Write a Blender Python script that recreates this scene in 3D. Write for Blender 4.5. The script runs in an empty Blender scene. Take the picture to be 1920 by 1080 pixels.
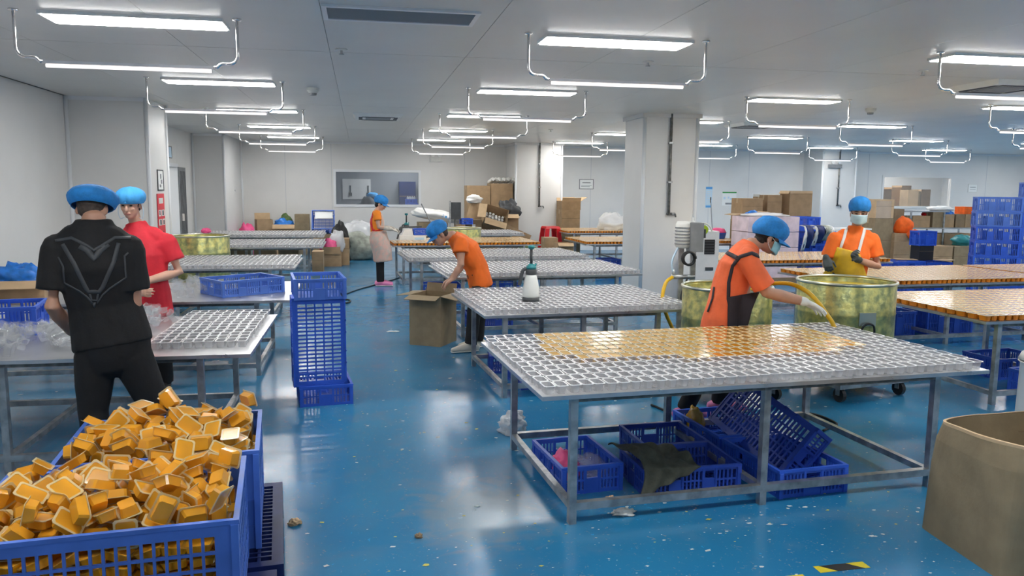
import bpy, bmesh, math, random
from mathutils import Vector, Matrix, Quaternion, noise
from mathutils.bvhtree import BVHTree
PI = math.pi
random.seed(7)
scene = bpy.context.scene
col = scene.collection
V = Vector
# ------------------------------------------------------------------ camera
FPX, YAW, PITCH, ROLL, CAMH = 1479.2, 0.1909, 0.1267, 0.0086, 1.75
CEIL = 2.9
_f = V((math.sin(YAW), math.cos(YAW), 0)); _r = V((math.cos(YAW), -math.sin(YAW), 0)); _u = V((0, 0, 1))
_f2 = _f*math.cos(PITCH) - _u*math.sin(PITCH); _u2 = _u*math.cos(PITCH) + _f*math.sin(PITCH)
_r3 = _r*math.cos(ROLL) + _u2*math.sin(ROLL); _u3 = _u2*math.cos(ROLL) - _r*math.sin(ROLL)
cd = bpy.data.cameras.new('camera'); cam = bpy.data.objects.new('camera', cd); col.objects.link(cam)
cam.matrix_world = Matrix(((_r3.x, _u3.x, -_f2.x, 0), (_r3.y, _u3.y, -_f2.y, 0), (_r3.z, _u3.z, -_f2.z, CAMH), (0, 0, 0, 1)))
cd.sensor_width = 36; cd.lens = FPX/1920*36; cd.clip_start = .05; cd.clip_end = 200
scene.camera = cam
w = bpy.data.worlds.new('world'); scene.world = w; w.use_nodes = True
w.node_tree.nodes['Background'].inputs[0].default_value = (.6, .7, .8, 1); w.node_tree.nodes['Background'].inputs[1].default_value = .05
vs = scene.view_settings
vs.view_transform = 'Standard'; vs.look = 'None'; vs.gamma = 1; vs.use_curve_mapping = False; vs.exposure = 0.0
LAMP = 35.0                      # strength of the ceiling light panels

def ray(x, y): return _f2 + _r3*((x-960)/FPX) - _u3*((y-540)/FPX)
def G(x, y, z=0.0):              # point of the horizontal plane z seen there (survey of the photograph)
    d = ray(x, y); return V((0, 0, CAMH)) + d*((z-CAMH)/d.z)
def GY(x, y, Y):                 # point of the plane at depth Y
    d = ray(x, y); return V((0, 0, CAMH)) + d*(Y/d.y)
# ------------------------------------------------------------------ materials
MATS = {}
def nodes(name):
    m = bpy.data.materials.new(name); m.use_nodes = True
    nt = m.node_tree; return m, nt, nt.nodes['Principled BSDF']
def mat(name, c, rough=.5, metal=0, var=.0, scale=8, bump=0, bscale=60, spec=.5, trans=0, sss=0, c2=None, coat=0, rv=0):
    m, nt, b = nodes(name)
    b.inputs['Base Color'].default_value = (*c, 1); b.inputs['Roughness'].default_value = rough
    b.inputs['Metallic'].default_value = metal; b.inputs['Specular IOR Level'].default_value = spec
    b.inputs['Transmission Weight'].default_value = trans; b.inputs['Coat Weight'].default_value = coat
    b.inputs['Coat Roughness'].default_value = .08
    if sss: b.inputs['Subsurface Weight'].default_value = sss; b.inputs['Subsurface Radius'].default_value = (.02, .01, .005)
    tc = nt.nodes.new('ShaderNodeTexCoord')
    if var or c2:
        n = nt.nodes.new('ShaderNodeTexNoise'); n.inputs['Scale'].default_value = scale; n.inputs['Detail'].default_value = 5
        nt.links.new(tc.outputs['Object'], n.inputs['Vector'])
        r = nt.nodes.new('ShaderNodeValToRGB')
        d = c2 or tuple(max(0, x*(1-var)) for x in c); e = c if c2 else tuple(min(1, x*(1+var)) for x in c)
        r.color_ramp.elements[0].position = .36; r.color_ramp.elements[1].position = .64
        r.color_ramp.elements[0].color = (*d, 1); r.color_ramp.elements[1].color = (*e, 1)
        nt.links.new(n.outputs['Fac'], r.inputs['Fac']); nt.links.new(r.outputs['Color'], b.inputs['Base Color'])
        if rv:
            q = nt.nodes.new('ShaderNodeMapRange'); q.inputs['To Min'].default_value = max(.02, rough-rv); q.inputs['To Max'].default_value = rough+rv
            nt.links.new(n.outputs['Fac'], q.inputs['Value']); nt.links.new(q.outputs['Result'], b.inputs['Roughness'])
    if bump:
        n2 = nt.nodes.new('ShaderNodeTexNoise'); n2.inputs['Scale'].default_value = bscale; n2.inputs['Detail'].default_value = 3
        bp = nt.nodes.new('ShaderNodeBump'); bp.inputs['Strength'].default_value = bump; bp.inputs['Distance'].default_value = .01
        nt.links.new(tc.outputs['Object'], n2.inputs['Vector']); nt.links.new(n2.outputs['Fac'], bp.inputs['Height']); nt.links.new(bp.outputs['Normal'], b.inputs['Normal'])
    MATS[name] = m; return m
def clearmat(name, c, rough, clear):          # thin clear plastic or glass: part see-through, part sheen
    m, nt, b = nodes(name)
    b.inputs['Base Color'].default_value = (*c, 1); b.inputs['Roughness'].default_value = rough
    t = nt.nodes.new('ShaderNodeBsdfTransparent'); mx = nt.nodes.new('ShaderNodeMixShader'); mx.inputs[0].default_value = clear
    t.inputs[0].default_value = (.95, .96, .97, 1)
    nt.links.new(b.outputs[0], mx.inputs[1]); nt.links.new(t.outputs[0], mx.inputs[2])
    nt.links.new(mx.outputs[0], nt.nodes['Material Output'].inputs['Surface']); MATS[name] = m; return m
def emit(name, c, s):
    m, nt, b = nodes(name); b.inputs['Base Color'].default_value = (*c, 1)
    b.inputs['Emission Color'].default_value = (*c, 1); b.inputs['Emission Strength'].default_value = s; MATS[name] = m; return m
M = MATS
mat('wall', (.74, .735, .715), .35, var=.02, scale=2)
mat('wall_face', (.70, .70, .69), .4, var=.02, scale=2)
mat('ceiling', (.70, .69, .655), .33, var=.04, scale=.7, spec=.5)
mat('trim', (.80, .82, .84), .3)
mat('seam', (.22, .23, .24), .7)
mat('joint', (.55, .57, .59), .5)
mat('vent_grey', (.34, .35, .36), .5)
mat('steel', (.42, .43, .43), .42, .85, var=.25, scale=14, rv=.1)
mat('steel_dark', (.20, .20, .19), .55, .6, var=.3, scale=20)
mat('sheet', (.56, .56, .57), .3, .8, var=.08, scale=6, rv=.08)
mat('chrome', (.85, .82, .80), .18, .9)
mat('tube', (.92, .90, .90), .15)
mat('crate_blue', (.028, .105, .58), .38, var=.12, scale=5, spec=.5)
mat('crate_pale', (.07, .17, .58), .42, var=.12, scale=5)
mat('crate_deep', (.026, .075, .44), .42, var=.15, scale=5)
mat('pallet', (.008, .018, .10), .45, var=.3, scale=9)
mat('card', (.37, .25, .14), .8, var=.10, scale=7, bump=.1)
mat('card_dark', (.24, .17, .10), .85, var=.12, scale=7)
mat('card_light', (.55, .39, .23), .8, var=.08, scale=6)
mat('card_grey', (.27, .205, .12), .8, var=.10, scale=9, bump=.1)
mat('tape', (.50, .38, .22), .3)
mat('white', (.82, .82, .80), .4, var=.03)
mat('offwhite', (.70, .70, .66), .5, var=.05)
mat('paper', (.85, .86, .84), .7)
mat('black', (.012, .012, .013), .6)
mat('rubber', (.02, .02, .022), .55, var=.2)
mat('grey', (.22, .23, .24), .5, var=.1)
mat('dark_grey', (.06, .065, .07), .55, var=.15)
mat('jelly', (.88, .46, .045), .14, var=.12, scale=3, spec=.6, coat=.6)
mat('jelly_fresh', (.80, .30, .012), .10, var=.12, scale=3, spec=.6, coat=.6)
mat('jelly_pack', (.84, .36, .010), .20, var=.2, scale=6, spec=.5, coat=.3)
mat('jelly_pale', (.88, .62, .26), .16, var=.10, scale=3, spec=.6, coat=.8)
mat('jelly_edge', (.62, .20, .008), .35, var=.15, scale=10)
mat('rim', (.80, .80, .80), .3)
mat('rim_amber', (.86, .74, .48), .22)
clearmat('cup_wall', (.62, .61, .62), .25, .62)
clearmat('clear', (.78, .79, .80), .14, .80)
clearmat('film', (.85, .55, .12), .10, .86)
clearmat('flange', (.88, .72, .40), .15, .45)
clearmat('glass', (.60, .66, .72), .05, .90)
clearmat('bag', (.88, .89, .90), .25, .35)
clearmat('net', (.015, .16, .50), .6, .22)
mat('skin', (.50, .27, .18), .5, var=.06, scale=9, sss=.08)
mat('skin_pale', (.60, .36, .26), .5, var=.05, scale=9, sss=.08)
mat('lips', (.42, .17, .14), .5)
mat('hair', (.008, .007, .006), .6, bump=.5, bscale=200)
mat('stubble', (.05, .035, .028), .7, var=.3, scale=60)
mat('eye', (.02, .015, .012), .3)
mat('cap_blue', (.018, .23, .62), .75, var=.15, scale=20, bump=.25, bscale=90)
mat('cap_bright', (.06, .38, .80), .75, var=.1, scale=16, bump=.2, bscale=90)
mat('shirt_black', (.006, .006, .007), .8, var=.2, scale=12, bump=.2, bscale=40)
mat('print_grey', (.05, .054, .06), .6)
mat('pants_black', (.007, .007, .008), .85, var=.2, scale=12, bump=.2, bscale=30)
mat('shirt_red', (.62, .018, .035), .75, var=.08, scale=9, bump=.2, bscale=35)
mat('shirt_orange', (.88, .16, .012), .75, var=.07, scale=9, bump=.2, bscale=35)
mat('shirt_coral', (.86, .155, .05), .75, var=.07, scale=9, bump=.2, bscale=35)
mat('shirt_amber', (.85, .24, .012), .75, var=.07, scale=9)
mat('apron_dark', (.018, .014, .022), .7, var=.2, scale=9)
mat('apron_yellow', (.80, .50, .02), .42, var=.10, scale=8, c2=(.62, .36, .02))
mat('apron_pink', (.70, .42, .34), .7, scale=16, c2=(.50, .44, .38), var=.1)
mat('strap_white', (.80, .78, .76), .6)
mat('mask', (.30, .58, .66), .7, var=.06, scale=20)
mat('mask_pale', (.48, .64, .68), .7, var=.05, scale=20)
mat('glove_white', (.78, .80, .76), .5, var=.06, scale=16)
mat('glove_dark', (.05, .062, .064), .65, var=.2, scale=20)
mat('glove_clear', (.55, .50, .42), .5, var=.15, scale=20)
mat('shoe_cream', (.68, .64, .54), .6, var=.08)
mat('shoe_pink', (.72, .22, .42), .55, var=.1)
mat('shoe_white', (.75, .72, .72), .6)
mat('pink', (.85, .10, .28), .5, var=.1)
mat('red', (.70, .01, .02), .35)
mat('orange_cloth', (.85, .13, .01), .8, var=.12, scale=12)
mat('green', (.10, .16, .05), .7, var=.3, scale=14)
mat('sack', (.30, .32, .27), .6, var=.25, scale=9, bump=.3, bscale=20)
mat('olive_cloth', (.075, .078, .058), .9, var=.2, scale=20, bump=.3, bscale=60)
mat('drum', (.62, .58, .20), .28, .55, scale=16, c2=(.26, .30, .14), bump=.45, bscale=22)
mat('drum_rim', (.55, .56, .46), .3, .9)
mat('liquid', (.75, .58, .03), .25, scale=5, c2=(.55, .36, .05))
mat('hose', (.72, .42, .01), .35, var=.08)
mat('brine_white', (.80, .82, .78), .45)
mat('teal', (.02, .22, .24), .4)
mat('lime', (.45, .62, .02), .5)
mat('blue_bag', (.03, .22, .72), .4, var=.2, scale=16)
mat('navy', (.01, .02, .10), .6, var=.2)
mat('pinkwrap', (.72, .58, .62), .3, var=.12, scale=6)
mat('yellow', (.75, .55, .01), .5, var=.12, scale=30)
mat('litter', (.60, .68, .66), .6)
mat('litter_yellow', (.62, .58, .10), .6)
mat('sign_red', (.70, .03, .05), .5)
mat('sign_green', (.03, .28, .06), .5)
mat('sign_blue', (.10, .35, .70), .5)
mat('sign_pale', (.55, .72, .85), .5)
mat('ink', (.05, .05, .07), .7)
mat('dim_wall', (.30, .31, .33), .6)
emit('lamp', (1.0, .985, .96), LAMP)
emit('lamp_dim', (.95, .98, 1.0), LAMP*.9)
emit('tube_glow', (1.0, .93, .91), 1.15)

# blue epoxy floor: gloss, worn milky scuffs, specks
m, nt, b = nodes('floor'); MATS['floor'] = m
N = nt.nodes.new; L = nt.links.new
tc = N('ShaderNodeTexCoord')
def noise_n(scale, detail=6, dist=0):
    n = N('ShaderNodeTexNoise'); n.inputs['Scale'].default_value = scale; n.inputs['Detail'].default_value = detail; n.inputs['Distortion'].default_value = dist
    L(tc.outputs['Object'], n.inputs['Vector']); return n
def ramp(src, p0, p1, c0=(0, 0, 0, 1), c1=(1, 1, 1, 1)):
    r = N('ShaderNodeValToRGB'); r.color_ramp.elements[0].position = p0; r.color_ramp.elements[1].position = p1
    r.color_ramp.elements[0].color = c0; r.color_ramp.elements[1].color = c1; L(src, r.inputs['Fac']); return r
def mix(fac, a, c):
    x = N('ShaderNodeMix'); x.data_type = 'RGBA'
    (L(fac, x.inputs['Factor']) if hasattr(fac, 'links') else setattr(x.inputs['Factor'], 'default_value', fac))
    for k, q in (('A', a), ('B', c)):
        s = [i for i in x.inputs if i.name == k and i.type == 'RGBA'][0]
        L(q, s) if hasattr(q, 'links') else setattr(s, 'default_value', q)
    return [o for o in x.outputs if o.type == 'RGBA'][0]
big = ramp(noise_n(1.1, 5).outputs['Fac'], .3, .75, (.014, .285, .62, 1), (.028, .36, .70, 1))
scuff = ramp(noise_n(2.6, 9, .6).outputs['Fac'], .52, .72, (0, 0, 0, 1), (.35, .35, .35, 1))
c1 = mix(scuff.outputs['Color'], big.outputs['Color'], (.20, .36, .48, 1))
# the worn patch in the aisle before the front table
sx = N('ShaderNodeSeparateXYZ'); L(tc.outputs['Object'], sx.inputs[0])
def mth(op, a, c=None):
    x = N('ShaderNodeMath'); x.operation = op
    for i, q in enumerate((a, c)):
        if q is None: continue
        L(q, x.inputs[i]) if hasattr(q, 'links') else setattr(x.inputs[i], 'default_value', q)
    return x.outputs[0]
dx = mth('DIVIDE', mth('SUBTRACT', sx.outputs[0], .62), .42); dy = mth('DIVIDE', mth('SUBTRACT', sx.outputs[1], 4.05), .55)
rr = mth('SQRT', mth('ADD', mth('MULTIPLY', dx, dx), mth('MULTIPLY', dy, dy)))
nz = mth('MULTIPLY', mth('SUBTRACT', noise_n(6, 8, 1).outputs['Fac'], .5), 1.6)
pf = ramp(mth('ADD', rr, nz), .45, 1.15, (.62, .62, .62, 1), (0, 0, 0, 1))
c2 = mix(pf.outputs['Color'], c1, (.34, .44, .48, 1))
streak = ramp(noise_n(28, 9, 2).outputs['Fac'], .64, .70)
c3 = mix(streak.outputs['Color'], c2, (.33, .46, .54, 1))
dirt = ramp(noise_n(19, 4, 1).outputs['Fac'], .28, .22)
c4 = mix(mth('MULTIPLY', dirt.outputs['Color'], .5), c3, (.02, .06, .10, 1))
L(c4, b.inputs['Base Color'])
rg = N('ShaderNodeMapRange'); rg.inputs['To Min'].default_value = .10; rg.inputs['To Max'].default_value = .34
L(noise_n(3, 8).outputs['Fac'], rg.inputs['Value']); L(rg.outputs['Result'], b.inputs['Roughness'])
bp = N('ShaderNodeBump'); bp.inputs['Strength'].default_value = .12; bp.inputs['Distance'].default_value = .01
L(noise_n(9, 8).outputs['Fac'], bp.inputs['Height']); L(bp.outputs['Normal'], b.inputs['Normal'])
b.inputs['Specular IOR Level'].default_value = .6
# hazard tape: black and yellow slanting bands
m, nt, b = nodes('hazard'); MATS['hazard'] = m
tcx = nt.nodes.new('ShaderNodeTexCoord'); wv = nt.nodes.new('ShaderNodeTexWave'); wv.bands_direction = 'DIAGONAL'; wv.inputs['Scale'].default_value = 2.2
rp = nt.nodes.new('ShaderNodeValToRGB'); rp.color_ramp.interpolation = 'CONSTANT'; rp.color_ramp.elements[1].position = .5
rp.color_ramp.elements[0].color = (.012, .012, .014, 1); rp.color_ramp.elements[1].color = (.68, .55, .02, 1)
nt.links.new(tcx.outputs['Object'], wv.inputs['Vector']); nt.links.new(wv.outputs['Fac'], rp.inputs['Fac']); nt.links.new(rp.outputs['Color'], b.inputs['Base Color'])
# ------------------------------------------------------------------ mesh helpers
class MB:
    def __init__(s): s.v = []; s.f = []; s.mi = []
    def add(s, vs, fs, mi=0):
        n = len(s.v); s.v += [tuple(p) for p in vs]; s.f += [tuple(n+i for i in f) for f in fs]; s.mi += [mi]*len(fs); return s
    def box(s, x0, y0, z0, x1, y1, z1, mi=0, T=None):
        p = [V((x, y, z)) for x in (x0, x1) for y in (y0, y1) for z in (z0, z1)]
        if T: p = [T @ q for q in p]
        return s.add(p, [(0, 1, 3, 2), (4, 6, 7, 5), (0, 4, 5, 1), (2, 3, 7, 6), (0, 2, 6, 4), (1, 5, 7, 3)], mi)
    def taper(s, lo, hi, z0, z1, mi=0, T=None):   # frustum between two rectangles (x0,y0,x1,y1)
        p = [V((x, y, z0)) for x, y in ((lo[0], lo[1]), (lo[2], lo[1]), (lo[2], lo[3]), (lo[0], lo[3]))] + [V((x, y, z1)) for x, y in ((hi[0], hi[1]), (hi[2], hi[1]), (hi[2], hi[3]), (hi[0], hi[3]))]
        if T: p = [T @ q for q in p]
        return s.add(p, [(3, 2, 1, 0), (4, 5, 6, 7), (0, 1, 5, 4), (1, 2, 6, 5), (2, 3, 7, 6), (3, 0, 4, 7)], mi)
    def bar(s, p0, p1, w, h=None, mi=0, up=(0, 0, 1)):
        p0, p1 = V(p0), V(p1); h = h or w; t = (p1-p0); ln = t.length; t.normalize()
        up = V(up)
        if abs(t.dot(up)) > .95: up = V((0, 1, 0))
        a = t.cross(up).normalized(); c = a.cross(t)
        T = Matrix(((t.x, a.x, c.x, p0.x), (t.y, a.y, c.y, p0.y), (t.z, a.z, c.z, p0.z), (0, 0, 0, 1)))
        return s.box(0, -w/2, -h/2, ln, w/2, h/2, mi, T)
    def tube(s, pts, r, n=8, mi=0, cap=True):
        pts = [V(p) for p in pts]; rs = r if isinstance(r, (list, tuple)) else [r]*len(pts)
        vs, fs = [], []; ref = None
        for i, p in enumerate(pts):
            t = (pts[min(i+1, len(pts)-1)] - pts[max(i-1, 0)]).normalized()
            if ref is None: ref = V((0, 0, 1)) if abs(t.z) < .9 else V((1, 0, 0))
            a = t.cross(ref).normalized(); c = a.cross(t).normalized(); ref = c
            for k in range(n):
                an = 2*PI*k/n; vs.append(p + (a*math.cos(an) + c*math.sin(an))*rs[i])
        for i in range(len(pts)-1):
            for k in range(n):
                fs.append((i*n+k, i*n+(k+1) % n, (i+1)*n+(k+1) % n, (i+1)*n+k))
        if cap: fs += [tuple(range(n-1, -1, -1)), tuple(range((len(pts)-1)*n, len(pts)*n))]
        return s.add(vs, fs, mi)
    def lathe(s, prof, n=24, mi=0, T=None, sq=None):   # profile [(r,z)]; sq: (sx,sy)
        vs, fs = [], []
        for r, z in prof:
            for k in range(n):
                a = 2*PI*k/n; p = V((r*math.cos(a)*(sq[0] if sq else 1), r*math.sin(a)*(sq[1] if sq else 1), z)); vs.append(T @ p if T else p)
        for i in range(len(prof)-1):
            for k in range(n): fs.append((i*n+k, i*n+(k+1) % n, (i+1)*n+(k+1) % n, (i+1)*n+k))
        if prof[0][0] > 1e-5: fs.append(tuple(range(n-1, -1, -1)))
        if prof[-1][0] > 1e-5: fs.append(tuple(range((len(prof)-1)*n, len(prof)*n)))
        return s.add(vs, fs, mi)
    def blob(s, c, r, rot=None, seg=14, rings=9, mi=0, amp=0, sc=3, seed=0):
        c = V(c); vs, fs = [], []
        for i in range(rings+1):
            th = PI*i/rings
            for k in range(seg):
                ph = 2*PI*k/seg; d = V((math.sin(th)*math.cos(ph), math.sin(th)*math.sin(ph), math.cos(th)))
                q = 1 + (amp*noise.noise(d*sc + V((seed*7.3, seed*3.1, seed))) if amp else 0)
                p = V((d.x*r[0]*q, d.y*r[1]*q, d.z*r[2]*q)); vs.append(c + (rot @ p if rot else p))
        for i in range(rings):
            for k in range(seg): fs.append((i*seg+k, (i+1)*seg+k, (i+1)*seg+(k+1) % seg, i*seg+(k+1) % seg))
        return s.add(vs, fs, mi)
    def loft(s, pts, rad, side=(1, 0, 0), n=14, flat=(False, False), mi=0):
        pts = [V(p) for p in pts]; rad = [(r, r) if not isinstance(r, tuple) else r for r in rad]; side = V(side); rings = []
        for i, p in enumerate(pts):
            t = (pts[min(i+1, len(pts)-1)] - pts[max(i-1, 0)]).normalized()
            a = side - t*side.dot(t)
            if a.length < .15: a = V((0, 1, 0)) - t*t.y
            if a.length < .15: a = V((0, 0, 1)) - t*t.z
            a.normalize(); rings.append((p, a, t.cross(a).normalized(), t, rad[i]))
        full = []
        if not flat[0]:
            p, a, c, t, r = rings[0]; m = min(r)
            full += [(p - t*m*.92, a, c, (r[0]*.38, r[1]*.38)), (p - t*m*.6, a, c, (r[0]*.8, r[1]*.8))]
        full += [(p, a, c, r) for p, a, c, t, r in rings]
        if not flat[1]:
            p, a, c, t, r = rings[-1]; m = min(r)
            full += [(p + t*m*.6, a, c, (r[0]*.8, r[1]*.8)), (p + t*m*.92, a, c, (r[0]*.38, r[1]*.38))]
        vs, fs = [], []
        for p, a, c, r in full:
            for k in range(n):
                an = 2*PI*k/n; vs.append(p + a*(math.cos(an)*r[0]) + c*(math.sin(an)*r[1]))
        for i in range(len(full)-1):
            for k in range(n): fs.append((i*n+k, i*n+(k+1) % n, (i+1)*n+(k+1) % n, (i+1)*n+k))
        fs += [tuple(range(n-1, -1, -1)), tuple(range((len(full)-1)*n, len(full)*n))]
        return s.add(vs, fs, mi)
    def mesh(s, name, mats):
        me = bpy.data.meshes.new(name); me.from_pydata(s.v, [], s.f)
        for q in (mats if isinstance(mats, (list, tuple)) else [mats]): me.materials.append(M[q] if isinstance(q, str) else q)
        if any(s.mi): me.polygons.foreach_set('material_index', s.mi)
        bm = bmesh.new(); bm.from_mesh(me); bmesh.ops.recalc_face_normals(bm, faces=bm.faces); bm.to_mesh(me); bm.free()
        me.update(); return me
    def build(s, name, mats, parent=None, loc=None, smooth=False, **kw):
        return obj(name, s.mesh(name, mats), parent, loc, smooth, **kw)
def obj(name, me, parent=None, loc=None, smooth=False, rot=None, **kw):
    o = bpy.data.objects.new(name, me); col.objects.link(o)
    if parent is not None: o.parent = parent
    if loc is not None: o.location = loc
    if rot is not None: o.rotation_euler = rot
    if smooth: me.polygons.foreach_set('use_smooth', [True]*len(me.polygons))
    for k, q in kw.items(): o[k] = q
    return o
def bevel(o, wd, seg=2):
    m = o.modifiers.new('b', 'BEVEL'); m.width = wd; m.segments = seg; m.limit_method = 'ANGLE'; return o
def thing(name, label, cat, loc=(0, 0, 0), rz=0, group=None):
    o = bpy.data.objects.new(name, None); col.objects.link(o); o.empty_display_size = .1
    o.location = loc; o.rotation_euler = (0, 0, rz) if not isinstance(rz, tuple) else rz
    o['label'] = label; o['category'] = cat
    if group: o['group'] = group
    return o
def tag(o, label, cat, group=None):
    o['label'] = label; o['category'] = cat
    if group: o['group'] = group
    return o
def struct(o): o['kind'] = 'structure'; return o
def kids(o): return [c for c in bpy.data.objects if c.parent == o]
def copy_tree(o, loc=None, rz=None, label=None, group=None, parent=None):
    c = o.copy(); col.objects.link(c)
    if parent: c.parent = parent
    for ch in o.children: copy_tree(ch, parent=c)
    if loc is not None: c.location = loc
    if rz is not None: c.rotation_euler = rz if isinstance(rz, tuple) else (0, 0, rz)
    if label: c['label'] = label
    if group: c['group'] = group
    return c
def RZ(a): return Matrix.Rotation(a, 4, 'Z')
def arc(c, r, a0, a1, n, plane='xz'):
    out = []
    for i in range(n+1):
        a = a0+(a1-a0)*i/n; x, y = r*math.cos(a), r*math.sin(a)
        out.append(V(c) + (V((x, 0, y)) if plane == 'xz' else V((x, y, 0)) if plane == 'xy' else V((0, x, y))))
    return out
def curve_pts(ctrl, n=8):                   # Catmull-Rom through control points
    P = [V(p) for p in ctrl]; P = [P[0]*2-P[1]] + P + [P[-1]*2-P[-2]]; out = []
    for i in range(1, len(P)-2):
        for k in range(n):
            t = k/n; a, b_, c, d = P[i-1], P[i], P[i+1], P[i+2]
            out.append(.5*((2*b_) + (c-a)*t + (2*a-5*b_+4*c-d)*t*t + (3*b_-a-3*c+d)*t**3))
    out.append(P[-2]); return out
# ------------------------------------------------------------------ room
XL, XR, YB, YF, WT = -3.8, 22.0, 21.6, -6.0, .15
def room_box(name, x0, y0, z0, x1, y1, z1, m='wall', parent=None):
    o = MB().box(x0, y0, z0, x1, y1, z1).build(name, m, parent); return struct(o) if parent is None else o
room_box('floor', XL-.4, YF-.2, -.1, XR+.2, YB+4.4, 0, 'floor')
ceil_o = room_box('ceiling', XL-.2, YF-.2, CEIL+.012, XR+.2, YB+.2, CEIL+.15, 'seam')
pm = {}
ys = [7.2+4.7*k for k in range(-3, 4)]
k0 = int((XL-.95)/1.18)-1
for j in range(len(ys)):
    a = max(ys[j], YF) if j else YF; c = min(ys[j]+4.7, YB)
    if j == 0: c = ys[1]
    if j == 0 and a > ys[1]: continue
    if c-a < .1: continue
    for i in range(k0, 19):
        x0, x1 = max(.95+1.18*i, XL), min(.95+1.18*(i+1), XR)
        if x1-x0 < .05: continue
        key = (round(x1-x0, 3), round(c-a, 3))
        if key not in pm: pm[key] = MB().box(.002, .006, 0, key[0]-.002, key[1]-.006, .03).mesh('panel', 'ceiling')
        obj('panel', pm[key], ceil_o, (x0, a, CEIL))
# back wall with two window openings
W1 = (-.65, 1.22, 1.62, 2.17); W2 = (15.6, 1.24, 18.0, 2.2)
bw = MB()
for x0, x1 in ((XL, W1[0]), (W1[2], W2[0]), (W2[2], XR)): bw.box(x0, YB, 0, x1, YB+WT, CEIL)
for q in (W1, W2):
    bw.box(q[0], YB, 0, q[2], YB+WT, q[1]); bw.box(q[0], YB, q[3], q[2], YB+WT, CEIL)
wall_back = struct(bw.build('wall_back', 'wall'))
# left: side wall, step, corridor pier, doorway, pier, back corner
struct(MB().box(XL-WT, YF, 0, XL, 11.55+WT, CEIL).build('wall_left', 'wall'))
ws = struct(MB().box(XL, 11.55, 0, -2.8, 12.65, CEIL).build('wall_step', 'wall'))
DY0, DY1, DZ = 15.7, 17.5, 2.13
wd = MB().box(-3.85, 12.65, 0, -3.7, DY0, CEIL).box(-3.85, DY1, 0, -3.7, 19.1, CEIL).box(-3.85, DY0, DZ, -3.7, DY1, CEIL)
wall_door = struct(wd.build('wall_doorway', 'wall'))
wp = struct(MB().box(-3.85, 19.1, 0, -3.0, YB, CEIL).build('wall_pier', 'wall_face'))
struct(MB().box(XR, YF, 0, XR+WT, YB, CEIL).build('wall_right', 'wall'))
struct(MB().box(XL-WT, YF-WT, 0, XR+WT, YF, CEIL).build('wall_front', 'wall'))
tn = [0]
def trim(x, y, r=.028, z1=CEIL, m='trim'):
    tn[0] += 1
    return struct(MB().lathe([(r, 0), (r, z1)], 10, T=Matrix.Translation((x, y, 0))).build('trim_%d' % tn[0], m, smooth=True))
trim(XL+.02, 11.53); trim(-2.8, 11.55); trim(-3.02, 19.1); trim(-3.68, 19.08); trim(-2.98, YB-.02); trim(-2.8, 12.63)
for x0, y0, x1, y1 in ((XL, 11.53, -2.8, 11.55), (-3.7, 19.08, -3.0, 19.1), (-3, YB-.03, XR, YB)):
    tn[0] += 1; struct(MB().box(x0, y0, CEIL-.05, x1, y1, CEIL).build('trim_%d' % tn[0], 'trim'))
for i in range(3):                           # panel joints of the back wall
    pass
for i, x in enumerate((-1.9, -.72, 2.82, 6.4, 7.6, 8.8, 9.97, 11.2, 15.1, 19.2)):
    MB().box(x, YB-.004, 0, x+.012, YB+.001, CEIL).build('joint', 'joint', wall_back)
for a, y0, y1 in (('baseboard_back', YB-.02, YB),):
    struct(MB().box(-3, y0, 0, XR, y1, .1).build(a, 'trim'))
struct(MB().box(XL, YF, 0, XL+.02, 11.55, .1).build('baseboard_left', 'trim'))
# columns
def column(name, x0, y0, x1, y1, pipe_x, pipe_z):
    o = struct(MB().box(x0, y0, 0, x1, y1, CEIL).build(name, 'wall'))
    o2 = MB()
    for x in (x0, x1):
        s = MB().lathe([(.03, 0), (.03, CEIL)], 10, T=Matrix.Translation((x, y0, 0))).build('corner_strip', 'trim', o, smooth=True)
    MB().box(x0-.05, y0-.05, CEIL-.06, x1+.05, y0, CEIL).build('top_strip', 'wall_face', o)
    MB().box(x0-.05, y0, CEIL-.06, x0, y1, CEIL).build('top_strip', 'wall_face', o)
    pth = [(pipe_x, y0-.035, CEIL), (pipe_x, y0-.035, pipe_z)]
    p = thing('water_pipe', '', 'pipe', (pipe_x, y0-.035, pipe_z))
    MB().tube([(0, 0, CEIL-pipe_z), (0, 0, 0)], .022, 10).build('pipe', 'steel_dark', p, smooth=True)
    MB().tube([(-.03, 0, .02), (.11, 0, .02)], .018, 8).tube([(.11, 0, .02), (.12, 0, -.03)], .014, 8).build('tap', 'steel_dark', p, smooth=True)
    MB().box(.03, -.05, .03, .09, -.02, .045).box(.05, -.04, .01, .07, -.02, .04).build('tap_handle', 'steel', p)
    for z in (.5, 1.1): MB().box(-.035, -.03, z, .035, .035, z+.03).build('pipe_clip', 'steel', p)
    return p
pp = column('column_1', 4.33, 11.75, 5.2, 12.65, 4.75, 1.34); pp['label'] = 'dark water pipe with tap on the big square column in mid room'
pp = column('column_2', 3.98, 20.2, 5.2, YB, 4.6, 1.25); pp['label'] = 'thin water pipe with tap on the wall column behind the red stool'
pp = column('column_3', 12.95, 20.6, 14.0, YB, 13.45, 1.3); pp['label'] = 'thin water pipe on the brightly lit column with an emergency lamp'
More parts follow.
